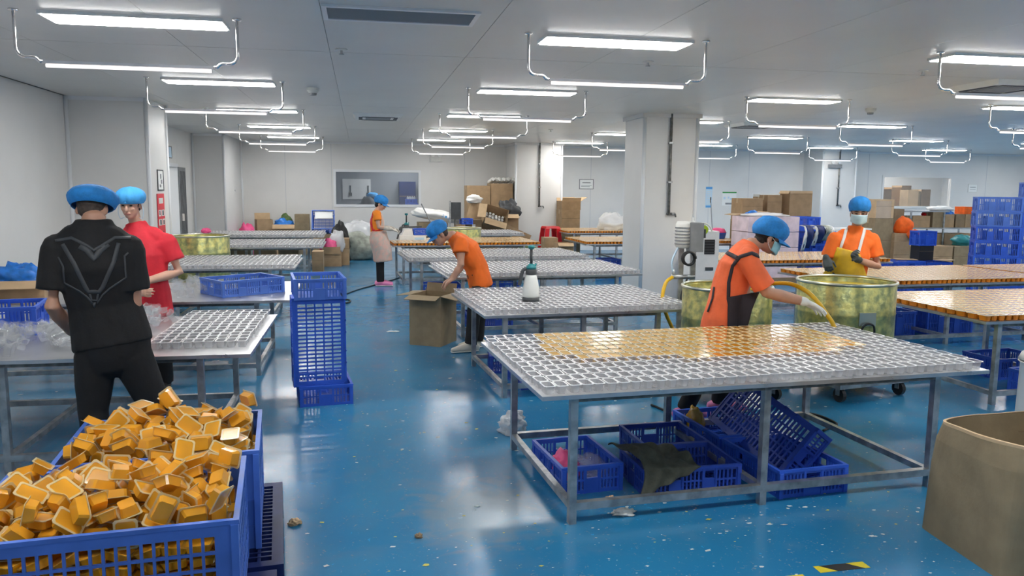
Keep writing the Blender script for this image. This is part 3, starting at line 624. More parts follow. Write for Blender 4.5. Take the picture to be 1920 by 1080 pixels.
SEAL = [[[-0.197,0.001,0.019,0.97,0.0,0.0,0.24],[-0.339,0.18,0.019,0.09,-0.0,0.0,1.0],[0.26,-0.023,0.019,0.97,-0.0,0.0,-0.24],[0.028,0.129,0.019,0.29,0.0,-0.0,-0.96],[-0.137,-0.238,0.019,0.85,0.0,-0.0,-0.52],[0.119,0.204,0.019,0.97,-0.0,0.0,-0.25],[0.262,-0.209,0.019,0.38,0.0,-0.0,0.93],[0.068,-0.01,0.019,0.29,-0.0,-0.0,-0.96],[0.031,0.258,0.055,0.32,-0.63,-0.63,-0.32],[0.122,-0.227,0.019,0.0,0.99,-0.15,-0.0],[0.34,-0.118,0.019,0.85,0.0,0.0,0.52],[0.252,0.239,0.019,0.76,-0.0,0.0,0.65],[-0.166,0.15,0.029,0.98,-0.18,-0.02,0.11],[0.062,0.075,0.048,0.44,0.5,-0.32,0.67],[-0.153,-0.25,0.057,0.0,-0.71,-0.71,-0.0],[0.025,-0.191,0.019,0.99,0.0,-0.0,-0.13],[0.358,0.024,0.052,0.18,-0.63,-0.16,-0.74],[-0.049,0.222,0.04,0.96,0.02,-0.27,0.09],[-0.192,-0.113,0.019,1.0,-0.0,-0.0,-0.01],[-0.159,0.231,0.036,0.95,-0.24,-0.0,0.21],[0.166,0.114,0.036,0.93,0.36,0.02,0.06],[-0.36,-0.244,0.019,0.71,0.0,-0.0,-0.71],[0.049,-0.177,0.066,0.48,0.09,0.05,-0.87],[-0.239,0.049,0.046,0.64,-0.07,-0.28,-0.71],[-0.015,-0.26,0.038,0.26,-0.96,0.08,-0.04],[0.172,-0.263,0.052,0.02,0.23,-0.07,0.97],[0.291,-0.116,0.063,0.09,0.36,-0.24,-0.9],[-0.266,-0.255,0.019,0.0,1.0,-0.07,0.0],[-0.057,-0.024,0.019,0.0,-1.0,0.09,-0.0],[0.335,0.247,0.042,0.42,0.29,-0.14,0.85],[0.219,0.199,0.057,0.0,0.37,0.93,0.0],[0.255,0.066,0.042,0.28,-0.24,-0.13,-0.92],[-0.333,0.108,0.037,0.0,-0.0,-0.47,0.88],[0.036,0.012,0.085,0.03,0.43,-0.01,0.9],[-0.26,0.188,0.036,0.59,-0.47,-0.41,0.52],[0.159,0.191,0.091,0.22,-0.68,0.7,-0.03],[0.026,-0.091,0.049,0.22,-0.8,0.54,0.11],[-0.074,-0.091,0.04,0.34,0.04,-0.24,0.91],[-0.274,-0.05,0.073,0.63,-0.68,0.37,0.06],[-0.323,-0.265,0.057,0.0,0.0,0.0,-1.0],[0.17,0.029,0.05,0.9,0.22,-0.3,-0.22],[-0.048,0.089,0.045,0.45,0.34,0.19,-0.81],[-0.345,-0.005,0.035,0.83,-0.29,0.16,-0.44],[0.308,0.123,0.039,0.89,-0.1,0.25,0.36],[0.065,0.182,0.057,0.08,0.0,0.0,1.0],[-0.234,0.22,0.087,0.66,-0.14,0.17,-0.72],[-0.236,-0.266,0.076,0.03,-0.94,0.01,0.35],[-0.257,0.279,0.036,0.78,0.62,0.0,0.0],[0.234,-0.198,0.074,0.3,0.24,0.58,0.72],[0.125,0.283,0.04,0.71,-0.7,0.02,-0.02],[-0.184,-0.21,0.095,0.29,-0.01,0.03,0.96],[-0.155,-0.131,0.069,0.03,-0.43,-0.9,-0.08],[0.291,0.002,0.084,0.27,-0.34,-0.9,-0.03],[0.132,0.048,0.086,0.13,0.83,0.5,0.23],[-0.321,0.048,0.068,0.57,-0.3,-0.1,0.76],[-0.336,-0.092,0.048,0.58,0.4,-0.4,0.58],[-0.04,0.24,0.129,0.12,-0.27,0.59,-0.76],[0.084,-0.286,0.055,0.5,0.5,-0.5,0.5],[-0.128,0.058,0.061,0.27,0.22,-0.49,0.8],[-0.045,-0.153,0.065,0.9,0.15,-0.03,0.4],[-0.098,-0.256,0.095,0.91,0.2,0.36,-0.01],[0.291,-0.261,0.074,0.18,0.08,-0.56,-0.81],[0.334,0.148,0.062,0.72,-0.01,0.27,0.64],[0.147,-0.169,0.074,0.16,-0.78,-0.6,0.05],[-0.005,0.134,0.074,0.75,-0.6,0.17,-0.22],[-0.35,-0.017,0.126,0.59,0.74,-0.0,0.33],[-0.12,0.27,0.083,0.03,0.06,0.42,-0.9],[0.363,-0.2,0.055,0.41,-0.58,0.41,0.58],[0.241,0.149,0.101,0.05,-0.71,0.7,-0.05],[-0.342,0.24,0.117,0.16,0.38,-0.86,-0.29],[0.088,0.069,0.124,0.43,-0.02,0.49,-0.76],[-0.325,0.222,0.057,1.0,-0.01,0.0,-0.07],[-0.15,-0.018,0.061,0.9,0.27,0.03,0.34],[0.208,-0.074,0.047,0.13,-0.4,0.9,0.11],[0.123,-0.083,0.036,0.44,0.35,-0.52,-0.65],[0.341,0.173,0.113,0.87,0.45,0.11,-0.14],[-0.129,0.209,0.089,0.38,0.27,-0.2,0.86],[0.026,0.177,0.111,0.88,-0.32,0.11,-0.33],[0.096,-0.037,0.135,0.0,0.94,-0.33,0.02],[0.336,0.247,0.103,0.06,0.65,-0.7,-0.29],[-0.107,0.15,0.109,0.14,-0.09,-0.35,-0.92],[0.254,0.059,0.12,0.96,-0.23,-0.18,-0.01],[0.234,0.28,0.096,0.75,0.6,0.18,-0.22],[-0.256,-0.164,0.054,0.65,0.12,0.0,-0.75],[0.065,0.216,0.116,0.94,-0.23,0.24,0.11],[0.284,-0.202,0.104,0.6,0.4,-0.67,0.16],[-0.135,0.098,0.057,0.69,0.46,-0.27,0.49],[-0.083,-0.092,0.101,0.95,-0.14,-0.19,0.2],[-0.343,-0.18,0.056,0.74,-0.32,0.23,0.54],[0.027,-0.103,0.121,0.31,0.94,-0.1,0.02],[-0.02,-0.185,0.124,0.47,-0.4,0.19,0.76],[0.105,-0.045,0.098,0.24,-0.02,0.0,0.97],[-0.146,-0.051,0.106,0.89,-0.37,-0.13,0.24],[-0.331,-0.156,0.097,0.67,-0.22,0.22,0.67],[0.261,-0.114,0.091,0.86,-0.31,-0.29,0.29],[-0.027,0.05,0.077,0.06,-0.56,-0.73,-0.38],[-0.183,0.107,0.113,0.2,-0.61,0.08,0.76],[-0.029,-0.062,0.151,0.16,0.31,-0.92,0.17],[0.075,-0.2,0.111,0.05,0.58,0.81,0.09],[0.014,-0.244,0.106,0.55,-0.18,-0.0,0.82],[0.186,0.049,0.147,0.31,-0.42,0.78,-0.34],[0.355,-0.013,0.117,0.05,0.73,0.65,0.22],[-0.241,-0.139,0.118,0.21,0.73,0.65,0.03],[-0.342,0.154,0.1,0.13,0.24,-0.38,-0.89],[0.008,0.113,0.149,0.61,0.71,-0.24,-0.24],[-0.255,0.113,0.092,0.75,0.36,0.19,0.52],[0.23,-0.032,0.117,0.82,0.35,-0.1,-0.43],[0.13,-0.15,0.143,0.28,-0.3,0.13,-0.9],[0.206,-0.088,0.116,0.23,-0.9,-0.17,-0.33],[0.361,-0.128,0.095,0.49,0.0,-0.87,-0.0],[-0.257,-0.048,0.129,0.03,0.25,-0.13,0.96],[-0.358,-0.075,0.143,0.4,0.05,-0.65,-0.64],[0.372,-0.268,0.143,0.15,0.83,-0.25,0.47],[0.354,0.095,0.119,0.65,-0.24,0.02,-0.72],[-0.199,-0.26,0.153,0.51,-0.44,-0.44,0.59],[0.124,0.268,0.121,0.06,-0.1,-0.49,-0.87],[0.199,-0.286,0.12,0.62,-0.58,-0.36,-0.38],[-0.089,0.099,0.134,0.76,0.46,-0.07,0.45],[-0.135,-0.178,0.13,0.74,-0.23,0.46,0.43],[-0.186,0.259,0.14,0.08,-0.27,0.04,0.96],[0.112,-0.083,0.19,0.44,-0.19,0.09,0.87],[-0.059,-0.26,0.139,0.62,-0.51,0.59,-0.09],[-0.046,0.043,0.135,0.94,0.29,0.09,-0.14],[0.209,0.234,0.158,0.68,0.07,0.35,-0.63],[0.199,-0.052,0.174,0.35,-0.04,0.88,-0.31],[-0.136,-0.1,0.152,0.34,0.17,-0.16,0.91],[0.024,-0.005,0.179,0.09,0.77,-0.63,-0.05],[0.186,-0.217,0.117,0.68,0.61,-0.05,-0.41],[-0.286,0.217,0.147,0.65,0.13,0.27,0.69],[-0.345,0.083,0.119,0.79,0.38,-0.01,0.48],[0.198,-0.145,0.165,0.8,-0.32,0.1,0.5],[0.386,0.102,0.165,0.56,-0.72,0.34,-0.25],[-0.151,0.007,0.143,0.11,-0.96,-0.04,-0.26],[0.35,0.244,0.139,0.95,0.15,0.25,-0.07],[0.14,0.146,0.127,0.42,-0.81,0.4,0.06],[0.265,0.135,0.151,0.14,-0.16,0.01,0.98]],[[-0.092,0.283,0.039,0.0,0.0,-0.68,0.74],[0.338,-0.103,0.019,0.0,-0.0,-0.0,-1.0],[-0.27,0.107,0.019,0.0,-0.77,-0.64,-0.0],[-0.06,0.199,0.019,0.0,0.97,-0.26,-0.0],[-0.346,0.032,0.019,0.8,-0.0,0.0,-0.6],[0.026,0.067,0.019,0.0,0.96,0.27,-0.0],[0.318,0.005,0.019,0.45,-0.0,-0.0,-0.89],[0.233,-0.079,0.019,0.0,-0.71,0.71,0.0],[-0.181,0.097,0.037,0.18,-0.09,-0.98,-0.02],[-0.221,-0.191,0.019,0.0,0.98,-0.21,-0.0],[0.022,0.141,0.044,0.15,0.26,0.94,-0.14],[-0.106,-0.024,0.019,0.06,0.0,0.0,1.0],[-0.053,-0.168,0.019,0.0,-0.53,0.85,0.0],[-0.161,-0.269,0.041,0.14,-0.02,-0.98,-0.11],[-0.333,-0.063,0.019,0.15,-0.0,0.0,-0.99],[-0.36,-0.208,0.019,0.0,-0.71,0.71,0.0],[-0.006,0.182,0.069,0.15,0.91,0.39,0.0],[-0.089,0.048,0.042,0.88,-0.39,0.04,-0.28],[0.195,-0.232,0.048,0.57,0.42,0.42,-0.57],[0.381,0.086,0.055,0.71,0.0,0.71,0.0],[0.077,0.004,0.019,0.0,-0.27,0.96,0.0],[0.095,-0.248,0.019,0.0,-0.73,-0.68,0.0],[-0.093,-0.08,0.05,0.89,0.4,-0.13,0.18],[0.16,0.109,0.019,0.18,-0.0,0.0,0.98],[-0.309,0.249,0.019,0.71,0.0,0.0,0.7],[-0.246,-0.017,0.039,0.23,0.68,-0.66,-0.22],[0.381,0.25,0.04,0.5,-0.5,0.5,-0.5],[0.326,0.186,0.019,0.42,0.0,-0.0,0.91],[-0.196,0.247,0.019,0.0,-0.67,0.74,0.0],[0.17,-0.005,0.036,0.76,0.61,0.15,0.18],[-0.161,-0.006,0.057,0.88,-0.01,-0.01,0.47],[-0.346,0.137,0.063,0.07,0.51,-0.75,0.42],[-0.262,-0.127,0.048,0.14,0.04,-0.28,-0.95],[0.139,-0.159,0.019,0.0,-0.0,0.0,-1.0],[0.096,-0.092,0.037,0.02,-0.0,-0.39,-0.92],[-0.105,0.128,0.048,0.29,0.41,-0.85,0.14],[-0.344,0.011,0.057,0.0,0.01,-1.0,0.0],[0.296,0.28,0.064,0.72,0.59,-0.28,0.23],[-0.129,-0.221,0.06,0.26,-0.09,0.53,0.81],[-0.012,0.261,0.08,0.47,0.62,-0.21,0.59],[-0.008,-0.064,0.036,0.63,0.5,-0.37,-0.46],[-0.158,-0.121,0.05,0.74,0.3,-0.33,0.51],[0.107,0.208,0.052,0.14,-0.32,0.25,-0.9],[0.064,-0.046,0.069,0.19,-0.15,-0.03,-0.97],[-0.36,-0.078,0.058,0.71,0.01,0.01,0.71],[0.149,0.07,0.074,0.02,-0.03,0.55,0.84],[0.209,0.235,0.019,0.62,-0.0,0.0,0.78],[0.19,-0.278,0.036,0.78,0.63,-0.0,0.0],[-0.101,0.172,0.079,0.68,-0.21,-0.19,-0.68],[-0.053,-0.157,0.063,0.66,0.05,0.05,-0.75],[0.038,-0.187,0.057,0.0,0.15,0.99,-0.0],[-0.239,0.205,0.057,0.94,0.0,0.0,0.33],[0.351,-0.182,0.04,0.77,0.17,-0.23,0.58],[0.049,0.039,0.057,0.99,-0.0,0.0,0.13],[-0.343,0.065,0.086,0.66,-0.33,-0.4,-0.54],[-0.267,-0.233,0.048,0.74,0.24,-0.54,0.32],[0.29,0.131,0.042,0.16,0.38,0.84,0.35],[0.278,-0.06,0.082,0.48,0.86,0.16,0.09],[0.177,0.141,0.057,0.05,0.02,0.05,1.0],[-0.011,-0.225,0.093,0.07,-0.99,-0.13,-0.02],[0.03,-0.007,0.113,0.15,0.32,-0.93,0.08],[0.252,-0.173,0.04,0.98,0.09,-0.19,-0.01],[-0.133,0.248,0.069,0.34,-0.37,-0.64,-0.59],[0.21,0.244,0.084,0.19,-0.42,0.09,0.88],[-0.087,0.203,0.104,0.07,0.19,-0.94,0.28],[0.198,-0.136,0.07,0.09,-0.49,0.86,-0.16],[0.119,-0.008,0.107,0.8,0.35,0.32,0.37],[0.245,0.074,0.066,0.05,-0.36,0.35,-0.86],[0.02,0.149,0.109,0.17,0.35,-0.88,-0.27],[-0.137,-0.021,0.095,0.5,-0.01,-0.0,0.86],[-0.036,-0.282,0.137,0.04,0.9,0.44,-0.02],[-0.269,0.079,0.074,0.65,0.21,0.24,0.69],[-0.039,0.073,0.076,0.47,0.27,0.77,0.34],[0.098,0.264,0.058,0.45,-0.16,-0.55,-0.69],[0.256,0.002,0.082,0.26,-0.25,0.07,-0.93],[0.136,-0.168,0.096,0.43,-0.09,0.89,0.11],[0.336,-0.092,0.082,0.47,0.8,0.32,0.19],[-0.055,-0.081,0.129,0.15,-0.79,-0.57,-0.18],[0.18,-0.079,0.101,0.06,-0.86,0.42,-0.28],[0.152,0.183,0.092,0.29,0.0,0.05,0.96],[-0.037,-0.161,0.13,0.1,0.03,0.33,-0.94],[-0.356,0.217,0.063,0.68,-0.21,-0.07,0.7],[0.027,0.226,0.134,0.33,0.89,0.3,0.11],[0.261,0.219,0.086,0.12,-0.54,0.11,0.82],[-0.151,0.098,0.102,0.22,-0.15,-0.38,0.89],[0.01,-0.246,0.019,0.68,0.0,-0.0,-0.73],[0.244,0.116,0.12,0.33,0.7,-0.62,0.1],[-0.274,-0.021,0.133,0.98,0.0,0.0,-0.21],[-0.262,-0.019,0.095,0.0,-1.0,0.08,0.0],[0.175,0.253,0.128,0.59,-0.27,0.09,-0.76],[-0.38,-0.237,0.101,0.34,-0.6,0.32,-0.65],[0.34,-0.261,0.038,0.02,0.09,0.22,-0.97],[-0.19,0.063,0.109,0.18,0.37,0.27,-0.87],[-0.147,-0.283,0.118,0.18,-0.11,0.5,0.84],[0.277,-0.168,0.103,0.13,-0.52,-0.85,-0.03],[0.048,0.043,0.156,0.88,-0.06,0.28,-0.39],[0.139,0.095,0.127,0.55,0.81,-0.12,0.16],[0.047,0.107,0.12,0.74,0.31,0.09,0.58],[-0.207,-0.172,0.1,0.08,-0.01,0.9,0.43],[-0.078,0.207,0.156,0.28,0.77,0.57,-0.09],[0.05,-0.134,0.116,0.28,-0.89,0.36,-0.1],[-0.336,-0.075,0.114,0.27,0.94,-0.18,-0.09],[-0.165,-0.145,0.08,0.33,-0.53,0.73,0.29],[0.14,0.172,0.134,0.16,-0.01,0.02,0.99],[0.325,0.082,0.085,0.7,0.17,-0.35,0.6],[0.177,-0.261,0.108,0.08,0.04,0.78,0.62],[0.331,-0.24,0.09,0.95,0.06,-0.11,0.29],[-0.197,0.208,0.133,0.47,-0.05,0.08,-0.88],[0.205,0.023,0.146,0.08,-0.1,-0.96,0.24],[0.335,0.035,0.099,0.39,-0.77,0.5,0.07],[-0.071,0.06,0.126,0.27,0.78,0.52,0.22],[0.2,-0.045,0.142,0.29,0.01,0.33,0.9],[-0.019,0.224,0.199,0.66,-0.58,0.44,0.2],[0.087,-0.239,0.086,0.78,0.14,0.58,-0.19],[-0.24,0.209,0.095,0.0,-0.89,-0.46,0.0],[-0.325,-0.173,0.093,0.42,0.52,-0.25,-0.7],[-0.154,0.228,0.167,0.87,0.08,0.04,0.49],[0.34,-0.0,0.132,0.36,-0.89,-0.08,-0.25],[-0.144,0.076,0.169,0.86,-0.17,0.27,-0.39],[-0.126,-0.178,0.117,0.48,-0.07,-0.81,-0.32],[-0.235,0.047,0.146,0.27,0.28,0.58,-0.72],[-0.28,0.26,0.104,0.29,0.88,0.03,0.37],[-0.217,-0.205,0.144,0.13,-0.79,-0.42,-0.42],[-0.244,0.142,0.136,0.45,-0.3,0.76,0.36],[-0.15,-0.256,0.148,0.43,-0.26,-0.44,-0.74],[-0.023,0.29,0.165,0.13,0.13,0.01,0.98],[-0.252,-0.102,0.106,0.28,0.54,-0.69,0.4],[0.314,-0.254,0.127,0.69,0.09,0.04,-0.71],[0.109,-0.077,0.137,0.86,0.38,0.25,-0.23],[0.231,-0.187,0.138,0.73,0.05,-0.26,0.63],[-0.249,0.103,0.148,0.41,-0.22,0.79,0.41],[0.34,0.167,0.101,0.98,0.13,0.17,-0.0],[0.371,0.297,0.156,0.36,0.29,0.55,0.69],[-0.35,0.139,0.132,0.22,-0.08,-0.95,0.19],[0.288,0.018,0.165,0.33,0.67,0.66,0.06],[0.016,-0.222,0.152,0.94,-0.28,0.15,-0.11],[-0.313,-0.266,0.132,0.89,-0.39,0.19,-0.17],[0.09,0.026,0.172,0.88,0.16,0.23,0.38],[0.332,0.227,0.094,0.49,0.13,0.45,-0.74],[-0.158,-0.039,0.133,0.01,0.15,0.99,0.0]]]
# ------------------------------------------------------------------ crates
PMESH = {}
def panel(Lh, h, zones, rows, pitch, m, hole=False, deep=False):
    key = ('p', round(Lh, 3), h, zones, rows, pitch, m, hole)
    if key in PMESH: return PMESH[key]
    t = .006; q = MB(); top = .055 if deep else .03; bot = .03 if deep else .022; e = .07 if deep else .022
    H0, H1 = bot, h-top
    q.box(-Lh/2, -t, h-top, Lh/2, t, h-.008).box(-Lh/2, -t, 0, Lh/2, t, bot)
    q.box(-Lh/2, -t, bot, -Lh/2+e, t, H1).box(Lh/2-e, -t, bot, Lh/2, t, H1)
    wz = (Lh-2*e); sol = 0 if deep else .30*wz/max(1, zones-1) if zones > 1 else 0; zl = (wz-sol*(zones-1))/zones
    for z in range(zones):
        a = -Lh/2+e+z*(zl+sol)
        n = max(2, int(zl/pitch)); p = zl/n
        for k in range(n+(0 if z < zones-1 or sol == 0 else 0)):
            if k: q.box(a+k*p-.005, -t*.8, H0, a+k*p+.005, t*.8, H1)
        for r in range(1, rows): zz = H0+(H1-H0)*r/rows; q.box(a, -t*.85, zz-.005, a+zl, t*.85, zz+.005)
        if z < zones-1:
            if hole: q.box(a+zl, -t, H0, a+zl+sol, t, H1-.045).box(a+zl, -t, H1-.045, a+zl+.012, t, H1).box(a+zl+sol-.012, -t, H1-.045, a+zl+sol, t, H1)
            else: q.box(a+zl, -t, H0, a+zl+sol, t, H1)
            for s in (a+zl, a+zl+sol): q.box(s-.006, -t*1.7, 0, s+.006, t*1.7, h-.01)
    PMESH[key] = q.mesh('side_panel', m); return PMESH[key]
def crate(label, loc, w, d, h, rz=0, m='crate_blue', deep=False, group=None, name='plastic_crate', grp=True):
    t = thing(name, label, 'crate', loc, rz, group)
    key = ('c', w, d, h, m, deep)
    if key not in PMESH:
        rim = MB(); r = .012; zt = h
        for x0, y0, x1, y1 in ((-w/2-r, -d/2-r, w/2+r, -d/2+.008), (-w/2-r, d/2-.008, w/2+r, d/2+r), (-w/2-r, -d/2+.008, -w/2+.008, d/2-.008), (w/2-.008, -d/2+.008, w/2+r, d/2-.008)):
            rim.box(x0, y0, zt-.016, x1, y1, zt)
        for s in (-1, 1):
            for u in (-1, 1):
                rim.box(s*w/2-.016, u*d/2-.016, 0, s*w/2+.009, u*d/2+.009, zt-.016) if s > 0 else rim.box(-w/2-.009, u*d/2-.016, 0, -w/2+.016, u*d/2+.009, zt-.016)
        if deep:
            for z in (.10, .22):
                for x0, y0, x1, y1 in ((-w/2-.01, -d/2-.01, w/2+.01, -d/2), (-w/2-.01, d/2, w/2+.01, d/2+.01), (-w/2-.01, -d/2, -w/2, d/2), (w/2, -d/2, w/2+.01, d/2)): rim.box(x0, y0, z, x1, y1, z+.008)
        base = MB(); b = .035
        base.box(-w/2, -d/2, .004, w/2, -d/2+b, .014).box(-w/2, d/2-b, .004, w/2, d/2, .014).box(-w/2, -d/2+b, .004, -w/2+b, d/2-b, .014).box(w/2-b, -d/2+b, .004, w/2, d/2-b, .014)
        L_, S_ = (w-2*b, d-2*b)
        n1, n2 = (20, 5) if w > d else (5, 20)
        if deep: n1, n2 = 8, 7
        for k in range(1, n1): x = -w/2+b+L_*k/n1; base.box(x-.006, -d/2+b, .005, x+.006, d/2-b, .013)
        for k in range(1, n2): y = -d/2+b+S_*k/n2; base.box(-w/2+b, y-.007, .0045, w/2-b, y+.007, .0135)
        PMESH[key] = (rim.mesh('rim', m), base.mesh('base', m))
    a, c = PMESH[key]
    obj('rim', a, t); obj('base', c, t)
    kw = dict(rows=6, pitch=.038, m=m, deep=True) if deep else dict(rows=2, pitch=.021, m=m)
    for s, ang in ((-1, 0), (1, PI)):
        obj('side_panel', panel(w, h, 1 if deep else (3 if w > .5 else 2), hole=not deep, **kw), t, (0, s*d/2, 0), rot=(0, 0, ang))
        obj('side_panel', panel(d, h, 1 if deep else (3 if d > .5 else 2), hole=not deep, **kw), t, (s*w/2, 0, 0), rot=(0, 0, ang+PI/2))
    return t
# ------------------------------------------------------------------ cardboard
def carton(label, x, y, z, w, d, h, rz=0, m='card', flaps=None, closed=False, tape=True, group=None, name='cardboard_box', th=.006, tilt=None):
    t = thing(name, label, 'box', (x, y, z), rz if tilt is None else (tilt[0], tilt[1], rz), group)
    q = MB()
    if closed:
        q.box(-w/2, -d/2, 0, w/2, d/2, h-.004).build('body', m, t)
        MB().box(-w/2, -d/2, h-.004, w/2, -.0015, h).build('flap', m, t); MB().box(-w/2, .0015, h-.004, w/2, d/2, h).build('flap', m, t)
        if tape: MB().box(-w/2-.001, -.025, h, w/2+.001, .025, h+.001).box(-w/2-.001, -.025, h-.10, -w/2, .025, h).box(w/2, -.025, h-.10, w/2+.001, .025, h).build('tape', 'tape', t)
        MB().box(-w/2*.98, -d/2-.0008, h*.62, w/2*.98, -d/2, h*.64).build('crease', 'card_dark', t)
    else:
        q.box(-w/2, -d/2, 0, w/2, d/2, th).box(-w/2, -d/2, th, w/2, -d/2+th, h).box(-w/2, d/2-th, th, w/2, d/2, h).box(-w/2, -d/2+th, th, -w/2+th, d/2-th, h).box(w/2-th, -d/2+th, th, w/2, d/2-th, h).build('body', m, t)
        for s, (ang, ln) in (flaps or {}).items():        # ang 0 = straight up, 90 = flat outwards, 180 = hanging down
            a = math.radians(ang); f = MB().box(-.5, -th/2, 0, .5, th/2, ln)
            wide = w if s in 'fb' else d
            f.v = [(p[0]*wide*.985, p[1], p[2]) for p in f.v]
            o = f.build('flap', 'card_light' if m == 'card' else m, t)
            bz = {'f': 0, 'r': PI/2, 'b': PI, 'l': -PI/2}[s]
            pos = {'f': (0, -d/2+th/2, h), 'b': (0, d/2-th/2, h), 'l': (-w/2+th/2, 0, h), 'r': (w/2-th/2, 0, h)}[s]
            o.location = pos; o.rotation_euler = (Matrix.Rotation(bz, 3, 'Z') @ Matrix.Rotation(a, 3, 'X')).to_euler()
    return t
def pxrect(xl, yt, xr, yb, Y):
    a, c, e, g = GY(xl, yb, Y), GY(xr, yb, Y), GY((xl+xr)/2, yt, Y), GY((xl+xr)/2, yb, Y)
    return (a.x+c.x)/2, c.x-a.x, g.z, e.z
def pcarton(label, xl, yt, xr, yb, Y, d, z0=None, rz=0, **kw):
    x, w_, za, zb = pxrect(xl, yt, xr, yb, Y)
    if z0 is not None: za = z0
    return carton(label, x, Y+d/2, za, w_, d, zb-za, rz, **kw)
def crumple(name, label, cat, loc, size, m, seed=0, amp=.5, sc=2.2, group=None, seg=28, rings=18, rot=None, flatz=True):
    q = MB(); vs, fs = [], []
    for i in range(rings+1):
        th = PI*i/rings
        for k in range(seg):
            ph = 2*PI*k/seg; d = V((math.sin(th)*math.cos(ph), math.sin(th)*math.sin(ph), math.cos(th)))
            o = V((seed*3.7, seed*1.3, seed*.7))
            f = 1 + amp*(noise.noise(d*sc+o) + .5*abs(noise.noise(d*sc*2.6+o)) + .22*noise.noise(d*sc*6+o))
            p = V((d.x*size[0]*f, d.y*size[1]*f, d.z*size[2]*f)); 
            if flatz: p.z = max(p.z, -size[2]*.72)
            vs.append(p + V((0, 0, size[2]*.72 if flatz else 0)))
    for i in range(rings):
        for k in range(seg): fs.append((i*seg+k, (i+1)*seg+k, (i+1)*seg+(k+1) % seg, i*seg+(k+1) % seg))
    q.add(vs, fs); o = q.build(name, m, None, loc, smooth=True)
    if rot: o.rotation_euler = rot
    return tag(o, label, cat, group)
# ------------------------------------------------------------------ pallets and the two heaped crates of sealed jelly cups
CA = math.radians(5.5)
def pallet(label, x, y, rz):
    w_, d, h = 1.25, .98, .15
    t = thing('plastic_pallet', label, 'pallet', (x, y, 0), rz)
    for i in range(3):
        for j in range(3): MB().taper((-w_/2+i*(w_-.16)/2, -d/2+j*(d-.14)/2, -w_/2+i*(w_-.16)/2+.16, -d/2+j*(d-.14)/2+.14), (-w_/2+i*(w_-.18)/2, -d/2+j*(d-.16)/2, -w_/2+i*(w_-.18)/2+.18, -d/2+j*(d-.16)/2+.16), 0, h-.03).build('block', 'pallet', t)
    dk = MB().box(-w_/2, -d/2, h-.03, w_/2, -d/2+.05, h).box(-w_/2, d/2-.05, h-.03, w_/2, d/2, h).box(-w_/2, -d/2+.05, h-.03, -w_/2+.05, d/2-.05, h).box(w_/2-.05, -d/2+.05, h-.03, w_/2, d/2-.05, h)
    dk.build('deck_frame', 'pallet', t)
    sx = MB().box(-w_/2+.05, -.006, -.022, w_/2-.05, .006, 0).mesh('deck_slat', 'pallet'); sy = MB().box(-.007, -d/2+.05, -.024, .007, d/2-.05, -.002).mesh('deck_slat', 'pallet')
    for k in range(1, 20): obj('deck_slat', sx, t, (0, -d/2+.05+(d-.1)*k/20, h))
    for k in range(1, 22): obj('deck_slat', sy, t, (-w_/2+.05+(w_-.1)*k/22, 0, h))
    MB().box(-w_/2, -d/2, 0, w_/2, -d/2+.14, .02).box(-w_/2, d/2-.14, 0, w_/2, d/2, .02).build('runner', 'pallet', t)
    return t
pallet('dark blue slatted plastic pallet under the nearest heaped crate', -.94, 2.72, CA)
pallet('dark blue slatted plastic pallet under the heaped crate behind the nearest one', -1.01, 3.74, CA)
def heap_crate(label, nr, w_, d, group, sealed, seed):
    Rz = RZ(CA); c = V((nr[0], nr[1], 0)) + Rz @ V((-w_/2, d/2, 0)); c.z = .151
    h = .45
    crate(label, c, w_, d, h, CA, 'crate_pale', deep=True)
    zf = c.z + h - .085
    for x, y, z, qw, qx, qy, qz in sealed:
        p = c + Rz @ V((x*(w_-.06)/.80, y*(d-.06)/.61, 0)); p.z = zf + z
        q = Rz.to_quaternion() @ Quaternion((qw, qx, qy, qz))
        o = obj('sealed_cup', seal_cup, None, p); o.rotation_mode = 'QUATERNION'; o.rotation_quaternion = q
        tag(o, 'sealed cup of orange jelly in the heap of the ' + group, 'cup', 'sealed jelly cups in the ' + group)
        obj('jelly', seal_jelly, o)
    # packed cups below, seen through the slots
    random.seed(seed); mb = MB()
    for k in range(7):
        z = .02+.05*k
        if z > h-.12: break
        for s in (-1, 1):
            for i in range(int((w_-.08)/.085)):
                T = Matrix.Translation((-w_/2+.075+.085*i+random.gauss(0, .006), s*(d/2-.055-random.random()*.012), z+.02)) @ Matrix.Rotation(random.gauss(0, .3), 4, 'Y') @ RZ(random.gauss(0, .4))
                seal_geo(mb, T)
            for i in range(int((d-.16)/.085)):
                T = Matrix.Translation((s*(w_/2-.055-random.random()*.012), -d/2+.12+.085*i+random.gauss(0, .006), z+.02)) @ Matrix.Rotation(random.gauss(0, .3), 4, 'X') @ RZ(PI/2+random.gauss(0, .4))
                seal_geo(mb, T)
    mb.box(-w_/2+.1, -d/2+.1, .02, w_/2-.1, d/2-.1, h-.13, 1)
    o = mb.build('packed_cups', ['film', 'jelly_pack'], None, c); o.rotation_euler = (0, 0, CA); o['kind'] = 'stuff'; tag(o, 'jelly cups packed low inside the ' + group, 'cups')
